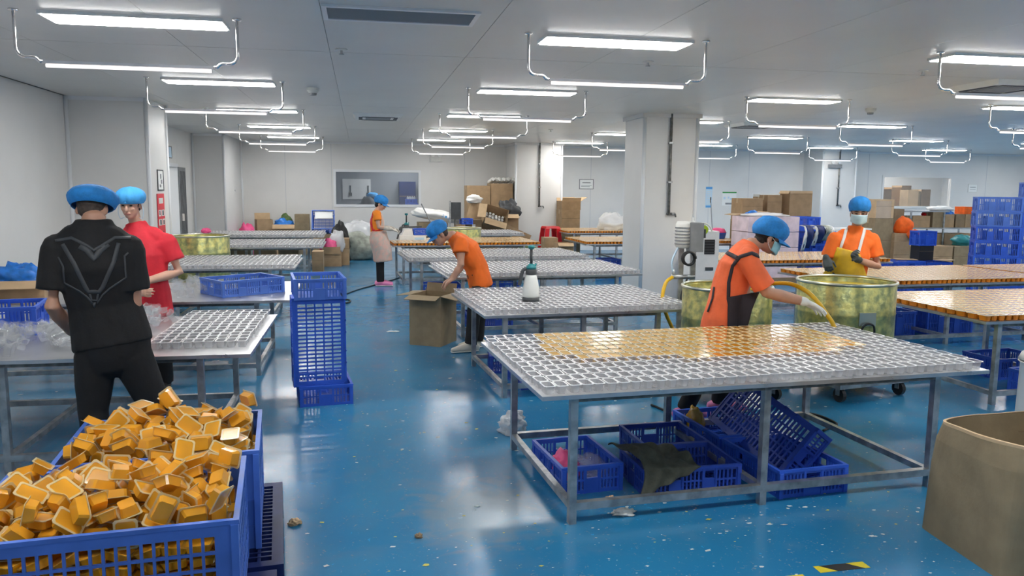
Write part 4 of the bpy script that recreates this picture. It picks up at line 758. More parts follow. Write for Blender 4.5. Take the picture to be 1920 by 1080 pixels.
def seal_geo(mb, T=None, parts='both'):
    a, b_, h, k = .0455, .031, .017, .84
    def rg(x, y, z): return [T @ V(p) if T else V(p) for p in ring(x, y, z, .007)]
    q = [(i, (i+1) % 8, 8+(i+1) % 8, 8+i) for i in range(8)]
    if parts in ('both', 'jelly'):
        A, B = rg(a, b_, h-.0025), rg(a*k, b_*k, -h)
        mb.add(A+B, q, 1 if parts == 'both' else 0); mb.add(A, [tuple(range(8))], 1 if parts == 'both' else 0); mb.add(B, [tuple(range(8))], 1 if parts == 'both' else 0)
    if parts in ('both', 'cup'):
        A, B = rg(a+.0075, b_+.0075, h), rg(a+.0075, b_+.0075, h-.0022); C = rg(a+.0006, b_+.0006, h-.0023); D = rg(a*k+.0006, b_*k+.0006, -h-.0006); E = rg(a, b_, h+.0004)
        mb.add(A+B, q, 0); mb.add(B+C, q, 0)
        if parts == 'cup':
            mb.add(A+E, q, 0); mb.add(E, [tuple(range(8))], 1); mb.add(C+D, q, 1); mb.add(D, [tuple(range(8))], 1)
        else: mb.add(A, [tuple(range(8))], 0)
q_ = MB(); seal_geo(q_, None, 'cup'); seal_cup = q_.mesh('sealed_cup', ['flange', 'film'])
q_ = MB(); seal_geo(q_, None, 'jelly'); seal_jelly = q_.mesh('jelly', 'jelly_pack')
heap_crate('nearest blue lattice crate heaped with sealed jelly cups', (-.44, 2.75), .88, .66, 'nearest heaped crate', SEAL[0], 3)
heap_crate('blue lattice crate heaped with jelly cups behind the nearest heaped crate', (-.46, 3.49), .80, .64, 'second heaped crate', SEAL[1], 4)
# ------------------------------------------------------------------ standing crates in the aisle
sx_, sy_ = -.315, 6.34; SR = math.radians(7)
crate('flat blue crate at the bottom of the aisle stack, under the upright crate', (sx_, sy_+.26, 0), .40, .52, .165, SR, 'crate_blue')
t = crate('tall blue crate standing on end in the aisle stack, its lattice base facing out', (sx_-.012, sy_+.008, .168+.345), .40, .69, .26, 0, 'crate_blue')
t.rotation_euler = (Matrix.Rotation(SR, 3, 'Z') @ Matrix.Rotation(-PI/2, 3, 'X')).to_euler(); 
crate('small pale blue crate on top of the aisle stack', (sx_-.03, sy_+.25, .86), .385, .52, .165, SR, 'crate_pale')
# ------------------------------------------------------------------ crates on the side tables
crate('blue crate alone on the steel table beside the aisle stack', (-1.13, 7.98, TZ+.001), .62, .44, .155, math.radians(35), 'crate_pale')
crate('blue crate behind the man in black, at the end of his table', (-2.55, 6.05, TZ+.001), .62, .44, .20, math.radians(10), 'crate_blue')
carton('brown box holding a crumpled blue bag by the side wall, behind the man in black', -3.1, 7.9, TZ+.001, .55, .4, .17, .1, m='card', flaps={'f': (120, .12)})
crumple('blue_plastic_bag', 'crumpled bright blue plastic bag in a brown box by the side wall', 'bag', (-3.05, 7.9, TZ+.03), (.24, .14, .15), 'blue_bag', 3)
# ------------------------------------------------------------------ under the front table
crate('blue crate with a pink bag under the nearest table', (1.27, 4.48, 0), .36, .52, .165, math.radians(6), 'crate_blue')
crumple('pink_plastic_bag', 'crumpled pink plastic bag inside a blue crate under the nearest table', 'bag', (1.19, 4.43, .016), (.085, .12, .09), 'pink', 5, amp=.35)
crumple('clear_plastic_bag', 'crumpled clear bag inside the blue crate with the pink bag', 'bag', (1.35, 4.45, .016), (.09, .12, .07), 'clear', 9, amp=.5)
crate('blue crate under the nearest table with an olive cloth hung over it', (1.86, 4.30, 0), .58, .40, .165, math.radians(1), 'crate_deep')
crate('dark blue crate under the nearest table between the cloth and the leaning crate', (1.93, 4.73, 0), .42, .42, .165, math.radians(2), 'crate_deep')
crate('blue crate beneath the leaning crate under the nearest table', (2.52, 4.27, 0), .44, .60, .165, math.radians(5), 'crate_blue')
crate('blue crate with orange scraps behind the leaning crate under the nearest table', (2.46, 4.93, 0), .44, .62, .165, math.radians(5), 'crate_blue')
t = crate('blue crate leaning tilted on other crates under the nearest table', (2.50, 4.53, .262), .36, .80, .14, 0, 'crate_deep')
t.rotation_euler = (Matrix.Rotation(math.radians(6), 3, 'Z') @ Matrix.Rotation(math.radians(9), 3, 'X') @ Matrix.Rotation(math.radians(128), 3, 'Y')).to_euler()
crumple('orange_scraps', 'orange jelly scraps lying in a blue crate under the nearest table', 'scraps', (2.30, 5.06, .016), (.06, .08, .12), 'jelly', 4, amp=.3)
# olive cloth draped over the crate edge
def cloth(name, label, cat, x0, y0, nx, ny, hfun, m, thick=.006):
    q = MB(); pts = []
    for i in range(nx+1):
        for j in range(ny+1): pts.append(V(hfun(i/nx, j/ny)))
    c = sum(pts, V())/len(pts)
    q.add([p-c for p in pts], [(i*(ny+1)+j, i*(ny+1)+j+1, (i+1)*(ny+1)+j+1, (i+1)*(ny+1)+j) for i in range(nx) for j in range(ny)])
    o = q.build(name, m, None, c, smooth=True); sd = o.modifiers.new('t', 'SOLIDIFY'); sd.thickness = thick; return tag(o, label, cat)
bx, by = 1.53, 4.085
def drape(u, v):     # u across the crate's width, v from the hanging hem over the rim into the crate
    x = bx + u*.34 + .03*math.sin(v*5) - .10*(v > .5)*(1-u)*(v-.5); nz_ = noise.noise(V((u*3.1, v*3.7, 2.0))); n2_ = noise.noise(V((u*7, v*6, 5.0)))
    if v < .38: k = v/.38; y = by - .012 - .03*(1-k)*(1-u) + .012*math.sin(u*19+1)*(1-k); z = .012 + (.165-.01)*(k + (1-k)*(.85*u)) + .008
    else: k = (v-.38)/.62; y = by - .01 + k*.34; z = .175 + .085*math.sin(k*PI*.85)*(.55+.45*math.sin(u*5.2+.6)) + .05*nz_*min(1, k*4) + .025*n2_*min(1, k*4)
    return (x, y, z)
cloth('olive_cloth', 'dark olive rag draped over the blue crate under the nearest table', 'cloth', bx, by, 36, 40, drape, 'olive_cloth')
# ------------------------------------------------------------------ boxes in the room
P0, PL, PR = G(826, 651), G(768, 646), G(848, 644)
ax = (P0-PL); wb = ax.length; rb = math.atan2(ax.y, ax.x); db = .42
cc = (P0+PL)/2 + V((-math.sin(rb), math.cos(rb), 0))*db/2
carton('open brown cardboard box standing in the aisle at the bending man', cc.x, cc.y, 0, wb, db, .56, rb, m='card_grey', flaps={'f': (103, .14), 'r': (100, .2), 'l': (95, .17), 'b': (20, .10)})
# torn bulging box at the frame edge
t = thing('torn_box', 'large torn brown box with a bulging open rim nearest the viewer', 'box', (3.18, 3.17, 0), math.radians(-4))
def sup(a, hx, hy, e): c, s = math.cos(a), math.sin(a); return (abs(c)**(2/e)*hx*(1 if c >= 0 else -1), abs(s)**(2/e)*hy*(1 if s >= 0 else -1))
q = MB(); nn = 48; lev = [(0, .335, .30, 14), (.18, .335, .30, 10), (.36, .335, .305, 7), (.50, .34, .31, 4.5), (.60, .335, .31, 3.2)]
outer = [[(*sup(2*PI*(k+.5)/nn, hx, hy, e), z + (.018*math.sin(4*PI*k/nn+.7) if z > .55 else 0)) for k in range(nn)] for z, hx, hy, e in lev]
inner = [[(x*.97, y*.967, max(z, .01)) for x, y, z in r] for r in outer]
def strip(q, A, B): q.add(A+B, [(k, (k+1) % nn, nn+(k+1) % nn, nn+k) for k in range(nn)])
for A, B in zip(outer, outer[1:]): strip(q, A, B)
strip(q, outer[-1], inner[-1])
for A, B in zip(inner, inner[1:]): strip(q, A, B)
q.add(inner[0], [tuple(range(nn))]); q.add(outer[0], [tuple(range(nn))])
q.build('body', 'card_grey', t, smooth=False)
q = MB(); A = [(x*1.006, y*1.006, z-.012) for x, y, z in outer[-1]]; B = [(x*1.006, y*1.006, z+.003) for x, y, z in outer[-1]]; C = [(x, y, z+.004) for x, y, z in inner[-1]]
strip(q, A, B); strip(q, B, C); q.build('torn_rim', 'card_light', t)
q = MB(); A = [(x*1.003, y*1.003, z-.11) for x, y, z in outer[-1]]; B = [(x*1.003, y*1.003, z-.104) for x, y, z in outer[-1]]; strip(q, A, B); q.build('crease', 'card_dark', t)
for k, (x, lb) in enumerate(((1.94, 'short strip of black and yellow hazard tape at the frame edge'), (2.21, 'long strip of black and yellow hazard tape on the blue floor'))):
    o = MB().box(-.13, -.03, 0, .13, .03, .0015).build('hazard_tape', 'hazard', None, (x-.02 if k else x-.1, 3.14 if k else 3.075, .0005)); o.rotation_euler = (0, 0, .02); tag(o, lb, 'tape')
# ------------------------------------------------------------------ people
TMP = []
def skinned(name, q, voxel, m, parent, base, smooth=4, fac=.5, wrinkle=0, wsc=.12, dec=None):
    me = q.mesh(name, m); o = bpy.data.objects.new(name, me); col.objects.link(o)
    r = o.modifiers.new('r', 'REMESH'); r.mode = 'VOXEL'; r.voxel_size = voxel
    s = o.modifiers.new('s', 'SMOOTH'); s.iterations = smooth; s.factor = fac
    bpy.context.view_layer.update()
    dg = bpy.context.evaluated_depsgraph_get()
    me2 = bpy.data.meshes.new_from_object(o.evaluated_get(dg)); o.modifiers.clear(); o.data = me2
    if wrinkle:
        n = [v.normal.copy() for v in me2.vertices]
        for v, nn_ in zip(me2.vertices, n):
            p = v.co; f = noise.noise(V((p.x/wsc, p.y/wsc, p.z/(wsc*1.7)))) + .6*noise.noise(V((p.x/wsc*2.2+9, p.y/wsc*2.2, p.z/wsc*1.1)))
            v.co = p + nn_*f*wrinkle
    me2.materials.clear(); me2.materials.append(M[m])
    me2.polygons.foreach_set('use_smooth', [True]*len(me2.polygons))
    me2.transform(Matrix.Translation(-V(base))); me2.update()
    o.parent = parent
    bm = bmesh.new(); bm.from_mesh(me2); bvh = BVHTree.FromBMesh(bm); bm.free()
    return o, bvh
def local(q, base): q.v = [tuple(V(p)-V(base)) for p in q.v]; return q
def hand(q, wr, d, nrm, thumb, curl=.5, s=1.0, spread=.12):
    """palm and five fingers: d along the hand, nrm out of the palm (fingers curl to it), thumb = side of the thumb"""
    d = V(d).normalized(); thumb = (V(thumb) - d*d.dot(V(thumb))).normalized(); nrm = d.cross(thumb)*(1 if d.cross(thumb).dot(V(nrm)) > 0 else -1)
    wr = V(wr); pe = wr + d*.088*s
    q.loft([wr - d*.02, wr + d*.02*s, wr + d*.06*s, pe], [(.026*s, .021*s), (.034*s, .019*s), (.041*s, .018*s), (.038*s, .014*s)], side=thumb, n=12)
    for k, (ln, off) in enumerate(((.068, .028), (.078, .0095), (.072, -.0095), (.056, -.028))):
        p = pe - d*.015 + thumb*off*s; a = 0; pts = [p]; dd = (d + thumb*off*spread/.028).normalized()
        for f_, c_ in ((.45, .5), (.32, 1.0), (.23, .8)):
            a += curl*c_; p = p + (dd*math.cos(a) + nrm*math.sin(a))*ln*f_*s*1.18; pts.append(p)
        q.loft(pts, [.0092*s, .0088*s, .0080*s, .0070*s], side=thumb, n=8)
    p = wr + d*.025*s + thumb*.022*s + nrm*.004; td = (thumb*.75 + d*.62 + nrm*.25).normalized(); td2 = (thumb*.25 + d*.85 + nrm*(.2+curl*.5)).normalized()
    q.loft([p, p+td*.036*s, p+td*.036*s+td2*.03*s, p+td*.036*s+td2*.052*s], [.0125*s, .011*s, .0095*s, .008*s], side=nrm, n=8)
def frame(f, u):
    f = V(f).normalized(); u = V(u); u = (u - f*u.dot(f)).normalized(); r = f.cross(u); return Matrix((r, f, u)).transposed()   # columns right, forward, up
def head_geo(q, c, R, s=1.0):
    c = V(c); P = lambda x, y, z: c + R @ V((x*s, y*s, z*s))
    q.blob(P(0, -.008, .03), (.073*s, .090*s, .085*s), R, 18, 12)
    q.blob(P(0, .018, -.035), (.060*s, .068*s, .070*s), R, 16, 10)
    q.blob(P(0, .045, -.082), (.034*s, .032*s, .026*s), R)
    q.loft([P(0, .078, .012), P(0, .096, -.018), P(0, .100, -.030)], [(.008*s, .010*s), (.013*s, .012*s), (.016*s, .011*s)], side=R @ V((1, 0, 0)), n=8)
    for x in (-1, 1):
        q.blob(P(x*.033, .066, -.022), (.022*s, .018*s, .018*s), R, 10, 7)
        q.blob(P(x*.076, -.012, -.012), (.010*s, .020*s, .032*s), R, 10, 7)
    q.loft([P(-.05, .060, .030), P(0, .083, .034), P(.05, .060, .030)], [.009*s, .010*s, .009*s], side=R @ V((0, 0, 1)), n=8)
    q.blob(P(0, .083, -.058), (.024*s, .011*s, .010*s), R, 10, 6)
def face(parent, base, c, R, s=1.0, mask=None, hair=True):
    c = V(c) - V(base); P = lambda x, y, z: c + R @ V((x*s, y*s, z*s))
    for x in (-1, 1):
        MB().blob(P(x*.031, .0735, .006), (.0135*s, .008*s, .0065*s), R, 10, 6).build('eye', 'eye', parent, smooth=True)
        MB().loft([P(x*.016, .083, .026), P(x*.034, .079, .030), P(x*.050, .066, .024)], [(.0035, .003), (.0045, .0035), (.0025, .0025)], side=R @ V((0, 0, 1)), n=6).build('eyebrow', 'hair', parent, smooth=True)
    if not mask:
        MB().loft([P(-.024, .084, -.060), P(0, .0945, -.058), P(.024, .084, -.060)], [(.004, .003), (.007, .005), (.004, .003)], side=R @ V((0, 0, 1)), n=6).build('mouth', 'lips', parent, smooth=True)
def facemask(parent, base, c, R, m, s=1.0, ear=True):
    c = V(c) - V(base); q = MB(); rows = []
    for i in range(7):
        v = i/6; row = []
        for j in range(11):
            u = j/10*2-1; x = u*.078; z = .000-v*.100 - .012*abs(u)*0
            y = .129*math.sqrt(max(.02, 1-(u*.94)**2))*(1-.10*abs(v-.4)) + .006*math.sin(v*18)*(1-abs(u)) - .020
            z = z*(1-.25*u*u) - .006*u*u
            row.append(c + R @ V((x*s, y*s+.008, z*s)))
        rows.append(row)
    n = 11; q.add([p for r in rows for p in r], [(i*n+j, i*n+j+1, (i+1)*n+j+1, (i+1)*n+j) for i in range(6) for j in range(n-1)])
    o = q.build('face_mask', m, parent, smooth=True); sd = o.modifiers.new('t', 'SOLIDIFY'); sd.thickness = .003
    for x in (-1, 1):
        P = lambda a, b_, d_: c + R @ V((x*a*s, b_*s, d_*s))
        MB().tube([P(.074, .035, -.006), P(.082, .0, .012), P(.084, -.022, .008)], .002, 5).tube([P(.068, .035, -.080), P(.080, -.01, -.045), P(.082, -.026, -.012)], .002, 5).build('ear_loop', 'strap_white', parent)
def cap(parent, base, c, R, m, s=1.0, brim=0, puff=(.105, .122, .085), zo=.035, tilt=-.12, hair_m='hair', pleat=.05, back=.0, flat=0):
    c = V(c) - V(base); T = R @ Matrix.Rotation(tilt, 3, 'X'); q = MB(); n = 36; rings = []
    lv = [(.86, -.012), (.93, -.004), (1.0, .018), (1.03, .040), (1.0, .062), (.90, .086), (.70, .107), (.42, .121), (.16, .127)]
    for k, (f, z) in enumerate(lv):
        row = []
        for i in range(n):
            a = 2*PI*i/n; ff = f*(1 + pleat*(math.sin(a*11)+.6*math.sin(a*17+2))*.35*(1-k/9.) + .03*noise.noise(V((math.cos(a)*2, math.sin(a)*2, k*.4+zo*50))))
            y = math.sin(a)*puff[1]*ff; zz = z*puff[2]/.085 - (back if y < 0 else 0)*abs(y)/puff[1]*(1 if k < 6 else .4) - (flat*max(0, y)/puff[1]*(z/.1))
            row.append(c + T @ V((math.cos(a)*puff[0]*ff*s, (y-.006)*s, (zz+zo)*s)))
        rings.append(row)
    top = c + T @ V((0, -.006*s, (lv[-1][1]*puff[2]/.085+.003+zo)*s))
    q.add([p for r in rings for p in r], [(k*n+i, k*n+(i+1) % n, (k+1)*n+(i+1) % n, (k+1)*n+i) for k in range(len(rings)-1) for i in range(n)])
    q.add(rings[-1]+[top], [(i, (i+1) % n, n) for i in range(n)])
    q.build('cap', m, parent, smooth=True)
    b_ = MB(); n2 = 36
    A = [c + T @ V((math.cos(2*PI*i/n2)*puff[0]*.85*s, (math.sin(2*PI*i/n2)*puff[1]*.85-.006)*s, (zo-.016 - back*max(0, -math.sin(2*PI*i/n2)))*s)) for i in range(n2)]
    B = [p + T @ V((0, 0, .020*s)) for p in A]; B = [p + (p-c-T @ V((0, 0, zo)))*.03 for p in B]
    b_.add(A+B, [(i, (i+1) % n2, n2+(i+1) % n2, n2+i) for i in range(n2)]); o = b_.build('cap_band', m, parent, smooth=True); sd = o.modifiers.new('t', 'SOLIDIFY'); sd.thickness = .004
    if brim:
        bq = MB(); rows = []
        for j in range(5):
            row = []
            for i in range(15):
                a = PI*(.14+.72*i/14); e = 1 + j/4*brim*(math.sin(a)**.8)/puff[1]
                row.append(c + T @ V((math.cos(a)*puff[0]*.88*(1+.10*j/4)*s, (math.sin(a)*puff[1]*.88*e-.006)*s, (zo-.008-.035*(j/4)*(1-.3*math.sin(a))-.0)*s)))
            rows.append(row)
        bq.add([p for r in rows for p in r], [(j*15+i, j*15+i+1, (j+1)*15+i+1, (j+1)*15+i) for j in range(4) for i in range(14)])
        o = bq.build('cap_brim', m, parent, smooth=True); sd = o.modifiers.new('t', 'SOLIDIFY'); sd.thickness = .004
    h = MB(); h.blob(c + R @ V((0, -.020*s, .022*s)), (.0775*s, .086*s, .078*s), R, 18, 12)
    h.blob(c + R @ V((0, -.052*s, -.030*s)), (.060*s, .046*s, .045*s), R, 14, 8)
    h.build('hair', hair_m, parent, smooth=True)
def ribbon(bvh, base, pts, d, wd, m, name, parent, off=.004, step=.015, thick=.003, raw=False):
    """a strip laid on a garment: pts in space, dropped along d on the surface"""
    d = V(d).normalized(); pts = [V(p) for p in pts]; dense = []
    for a, b_ in zip(pts, pts[1:]):
        n = max(1, int((b_-a).length/step))
        dense += [a.lerp(b_, i/n) for i in range(n)]
    dense.append(pts[-1]); rows = []; last = None
    for i, p in enumerate(dense):
        t = (dense[min(i+1, len(dense)-1)] - dense[max(i-1, 0)]).normalized(); sd = d.cross(t).normalized(); w_ = wd[0] + (wd[1]-wd[0])*i/max(1, len(dense)-1) if isinstance(wd, tuple) else wd
        row = []
        for k in (-.5, 0, .5):
            s_ = p + sd*k*w_; h, nn_, _, _ = bvh.ray_cast(s_ - V(base) - d*.6, d)
            row.append((h + nn_*off*(1 if nn_.dot(d) < 0 else -1)) if h is not None else None)
        if any(x is None for x in row):
            g = [x for x in row if x is not None]
            if not g: continue
            row = [x if x is not None else g[0] for x in row]
        rows.append(row)
    if len(rows) < 2: return
    q = MB(); q.add([p for r in rows for p in r], [(i*3+j, i*3+j+1, (i+1)*3+j+1, (i+1)*3+j) for i in range(len(rows)-1) for j in (0, 1)])
    o = q.build(name, m, parent, smooth=True)
    sl = o.modifiers.new('t', 'SOLIDIFY'); sl.thickness = thick; sl.offset = 1; return o
def sheet(bvhs, base, rows, d, m, name, parent, off=.010, nu=14, nv=6, thick=.004, fall=True):
    """a cloth panel: rows of (left, right) points, dropped along d on the garments"""
    d = V(d).normalized(); R_ = []
    for (a, b_), (c, e) in zip(rows, rows[1:]):
        for k in range(nv): f = k/nv; R_.append((V(a).lerp(V(c), f), V(b_).lerp(V(e), f)))
    R_.append((V(rows[-1][0]), V(rows[-1][1]))); grid_ = []
    for a, b_ in R_:
        row = []
        for j in range(nu+1):
            p = a.lerp(b_, j/nu); best = None
            for bv in bvhs:
                h, nn_, _, _ = bv.ray_cast(p - V(base) - d*.6, d)
                if h is not None and (best is None or h.dot(d) < best.dot(d)): best = h
            row.append([p - V(base), best])
        grid_.append(row)
    deps = [x[1].dot(d) for r in grid_ for x in r if x[1] is not None]; dm = min(deps) if deps else 0
    pts = []
    for r in grid_:
        got = [x[1].dot(d) for x in r if x[1] is not None]; dl = sorted(got)[len(got)//2] if got else None
        for p, h in r:
            if h is not None and (dl is None or h.dot(d) < dl + .07): pts.append(h - d*off)
            else:
                q = p; dd = (dl if dl is not None else dm) + .03; pts.append(q + d*(dd - q.dot(d)))
    n = nu+1; q = MB(); q.add(pts, [(i*n+j, i*n+j+1, (i+1)*n+j+1, (i+1)*n+j) for i in range(len(grid_)-1) for j in range(nu)])
    o = q.build(name, m, parent, smooth=True); sm = o.modifiers.new('s', 'SMOOTH'); sm.iterations = 3; sm.factor = .5
    sl = o.modifiers.new('t', 'SOLIDIFY'); sl.thickness = thick; return o
def legs_geo(q, J, r, flat=False, ext=0.0):
    for s in 'LR':
        hp, kn, an = V(J['hip'+s]), V(J['kn'+s]), V(J['an'+s]); lat = V(J['hipL'])-V(J['hipR'])
        mid = hp.lerp(kn, .5); cal = kn.lerp(an, .35)
        end = an + (an-kn).normalized()*ext
        q.loft([hp, mid, kn, cal, end], [r[0], r[1], r[2], r[3], r[4]], side=lat, n=16, flat=(False, flat))
def torso_geo(q, J, pad=0.0, k=1.0, hem=None, fat=1.0, wide=1.0):
    lat = (V(J['shL'])-V(J['shR'])).normalized(); pl = (V(J['hipL'])-V(J['hipR'])).normalized(); pe, wa, ch, nk = [V(J[x]) for x in ('pelvis', 'waist', 'chest', 'neck')]
    up = ch.lerp(nk, .62); a = lambda x, y: (x*k*wide+pad, y*k*fat+pad)
    start = V(hem) if hem is not None else pe - (wa-pe).normalized()*.05
    q.loft([start, pe, wa, ch, up], [a(.158, .112), a(.160, .115), a(.142, .105), a(.160, .118), a(.118, .085)], side=lat.lerp(pl, .3), n=20, flat=(hem is not None, False))
    q.loft([up, nk, nk + (nk-up)*.3], [a(.105, .075), a(.062, .058), a(.054, .054)] if not pad else [a(.105, .075), a(.068, .058), a(.058, .05)], side=lat, n=14, flat=(False, bool(pad)))
    for s in 'LR':
        sh = V(J['sh'+s]); q.loft([nk.lerp(up, .5), nk.lerp(sh, .55) + V((0, 0, 0)), sh], [.058*k+pad*.6, .056*k+pad*.7, .050*k+pad*.7], side=lat, n=12)
        q.loft([ch.lerp(up, .3), sh], [.085*k+pad*.7, .055*k+pad*.8], side=lat, n=12)
def person(label, J, hf, hu, shirt, pants, skin='skin', voxel=.008, sleeve=.62, hands=None, hem=.07, shirt_pad=.020, k=1.0, wrinkle=.006, shoe='black', foot_dir=(0, -1, 0), pant_w=1.0, head_s=1.0, no_hand=(), pant_ext=0.0, fat=1.0, ashoe=True, wide=1.0, arm=1.0):
    base = (V(J['anL'])+V(J['anR']))/2; base.z = 0
    t = thing('person', label, 'person', base)
    R = frame(hf, hu); hc = V(J['head']); q = MB()
    torso_geo(q, J, 0, k, fat=fat, wide=wide); head_geo(q, hc, R, head_s)
    nk = V(J['neck']); q.loft([nk-(hc-nk)*.05, nk.lerp(hc, .4) , hc + R @ V((0, -.018, -.035))], [.050*k, .051*k, .050*k], side=V(J['shL'])-V(J['shR']), n=14)
    for s in 'LR':
        sh, el, wr = V(J['sh'+s]), V(J['el'+s]), V(J['wr'+s])
        q.loft([sh, sh.lerp(el, .45), el, el.lerp(wr, .35), wr], [.052*k*arm, .047*k*arm, .041*k*arm, .042*k*arm, (.029*k*arm, .024*k*arm)], side=(0, 0, 1), n=12)
    legs_geo(q, J, [.085*k, .072*k, .052*k, .048*k, .036*k])
    for s in 'LR':
        fd = V(foot_dir if not isinstance(foot_dir, dict) else foot_dir[s]).normalized(); an = V(J['an'+s]); g = V((an.x, an.y, 0))
        q.loft([g - fd*.04 + V((0, 0, .04)), g + fd*.05 + V((0, 0, .04)), g + fd*.15 + V((0, 0, .028)), g + fd*.18 + V((0, 0, .022))], [(.032, .036), (.038, .036), (.040, .022), (.03, .016)], side=fd.cross(V((0, 0, 1))), n=12)
        q.loft([an, g + V((0, 0, .05))], [.036, .036], n=10)
    hd = hands or {}
    for s in 'LR':
        if s in hd and s not in no_hand: hand(q, J['wr'+s], *hd[s])
    body, bb = skinned('body', q, voxel, skin, t, base, 3)
    # trousers
    q = MB(); pe, wa = V(J['pelvis']), V(J['waist']); lat = V(J['hipL'])-V(J['hipR'])
    q.loft([pe.lerp(wa, .75), pe, pe - (wa-pe)*.35], [(.160*k*wide, .125*k*fat), (.176*k*wide, .134*k*fat), (.165*k*wide, .12*k*fat)], side=lat, n=18, flat=(True, False))
    w_ = pant_w; legs_geo(q, J, [.105*k*w_, .094*k*w_, .078*k*w_, .076*k*w_, .070*k*w_], True, pant_ext)
    tr, tb = skinned('trousers', q, .011, pants, t, base, 4, wrinkle=wrinkle, wsc=.11)
    # shirt with sleeves
    q = MB(); hm = pe - (wa-pe).normalized()*hem; torso_geo(q, J, shirt_pad, k, hem=hm, fat=fat, wide=wide)
    for s in 'LR':
        sh, el = V(J['sh'+s]), V(J['el'+s]); e = sh.lerp(el, sleeve)
        q.loft([sh - (el-sh).normalized()*.01, sh.lerp(e, .5), e], [.062*k+shirt_pad*.8, .066*k+shirt_pad*.7, .066*k+shirt_pad*.9], side=(0, 0, 1), n=14, flat=(False, True))
    st, sb = skinned('shirt', q, .010, shirt, t, base, 4, wrinkle=wrinkle, wsc=.10)
    if ashoe:
        for s in 'LR':
            fd = V(foot_dir if not isinstance(foot_dir, dict) else foot_dir[s]).normalized(); an = V(J['an'+s]); g = V((an.x, an.y, 0)) - base
            sq_ = MB(); sd = fd.cross(V((0, 0, 1)))
            sq_.loft([g - fd*.065 + V((0, 0, .045)), g + fd*.02 + V((0, 0, .058)), g + fd*.12 + V((0, 0, .042)), g + fd*.20 + V((0, 0, .030))], [(.036, .043), (.044, .054), (.048, .038), (.036, .026)], side=sd, n=14)
            sq_.v = [(x, y, max(z, .004)) for x, y, z in sq_.v]
            so = sq_.build('shoe', shoe, t, smooth=True)
            MB().loft([g - fd*.075 + V((0, 0, .010)), g + fd*.07 + V((0, 0, .010)), g + fd*.215 + V((0, 0, .010))], [(.040, .009), (.048, .009), (.038, .009)], side=sd, n=14).build('sole', 'offwhite', so, smooth=True)
    return t, base, R, hc, (body, bb), (tr, tb), (st, sb)
def px(x, y, Y): return GY(x, y, Y)
Zv = V((0, 0, 1))
# -------- man in black, from behind
Y = 4.72
J = dict(head=px(174, 392, Y+.10), neck=px(176, 420, Y+.02), chest=px(180, 498, Y+.02), waist=px(196, 570, Y+.05), pelvis=px(211, 642, Y+.03),
         shL=px(108, 470, Y+.02), shR=px(242, 471, Y+.02), elL=px(98, 574, Y-.03), wrL=px(134, 622, Y+.20), elR=px(251, 570, Y+.03), wrR=px(226, 604, Y+.24),
         hipL=px(178, 668, Y+.03), hipR=px(248, 668, Y+.03))
J['knL'] = V((J['hipL'].x-.02, Y+.02, .47)); J['anL'] = V((J['hipL'].x+.00, Y-.03, .08)); J['knR'] = V((J['hipR'].x+.10, Y+.06, .47)); J['anR'] = V((J['hipR'].x+.16, Y+.0, .08))
t, base, R, hc, bd, tr, st = person('man in black shirt and trousers seen from behind, wearing a blue cap', J, (.03, .85, -.42), (0, .42, .85), 'shirt_black', 'pants_black', voxel=.009, sleeve=.72, k=1.05, shirt_pad=.026, wrinkle=.005, wide=1.12,
    hands={'L': ((.35, .9, -.25), (0, 0, -1), (1, 0, 0), .4), 'R': ((-.35, .9, -.25), (0, 0, -1), (-1, 0, 0), .4)}, foot_dir=(0, 1, 0), hem=.02)
cap(t, base, hc, R, 'cap_blue', 1.0, puff=(.128, .135, .070), zo=.024, tilt=.10, hair_m='stubble', back=.0)
pz = lambda a: px(a[0], a[1], Y)
vdir = lambda x, y: ray(x, y).normalized()
for pts, wd in (([(104, 452), (135, 447), (165, 462), (176, 470), (190, 462), (215, 446), (245, 446)], .016),
                ([(118, 458), (140, 494), (160, 536), (166, 546), (186, 546), (192, 538), (212, 492), (222, 456)], .022),
                ([(110, 482), (120, 500), (122, 530), (150, 545), (164, 556), (174, 568)], .010), ([(240, 474), (233, 480), (234, 505), (236, 520), (205, 540), (192, 552), (182, 568)], .010),
                ([(150, 462), (164, 470), (176, 486), (188, 470), (202, 458)], .030), ([(168, 548), (184, 548), (182, 562), (172, 562), (168, 548)], .012), ([(176, 566), (177, 576)], (.02, .006))):
    ribbon(st[1], base, [pz(p) for p in pts], vdir(175, 500), wd, 'print_grey', 'shirt_print', t, off=.002, thick=.001)
# -------- man in red, facing us across the table
Y = 6.98
J = dict(head=px(245, 384, Y-.03), neck=px(256, 424, Y+.03), chest=px(272, 482, Y), waist=px(278, 532, Y), pelvis=px(284, 584, Y+.02),
         shL=px(314, 456, Y), shR=px(234, 452, Y+.05), elL=px(336, 510, Y-.0), wrL=px(272, 528, Y-.22), elR=px(215, 520, Y), wrR=px(255, 545, Y-.24), hipL=px(304, 606, Y+.02), hipR=px(266, 606, Y+.02))
J['knL'] = V((J['hipL'].x, Y-.02, .46)); J['anL'] = V((J['hipL'].x, Y+.02, .08)); J['knR'] = V((J['hipR'].x, Y-.02, .46)); J['anR'] = V((J['hipR'].x-.02, Y+.02, .08))
t, base, R, hc, bd, tr, st = person('man in a red T-shirt and bright blue cap facing the man in black', J, (-.12, -.98, -.16), (0, -.1, 1), 'shirt_red', 'pants_black', skin='skin_pale', voxel=.007, sleeve=.60, k=.98, shirt_pad=.022,
    hands={'L': ((-.9, -.4, -.1), (0, 0, -1), (0, 0, 1), .5), 'R': ((.8, -.5, -.1), (0, 0, -1), (0, 0, 1), .5)}, foot_dir=(0, -1, 0), hem=.03)
face(t, base, hc, R)
cap(t, base, hc, R, 'cap_bright', 1.0, puff=(.110, .120, .078), zo=.030, tilt=.10, pleat=.16)
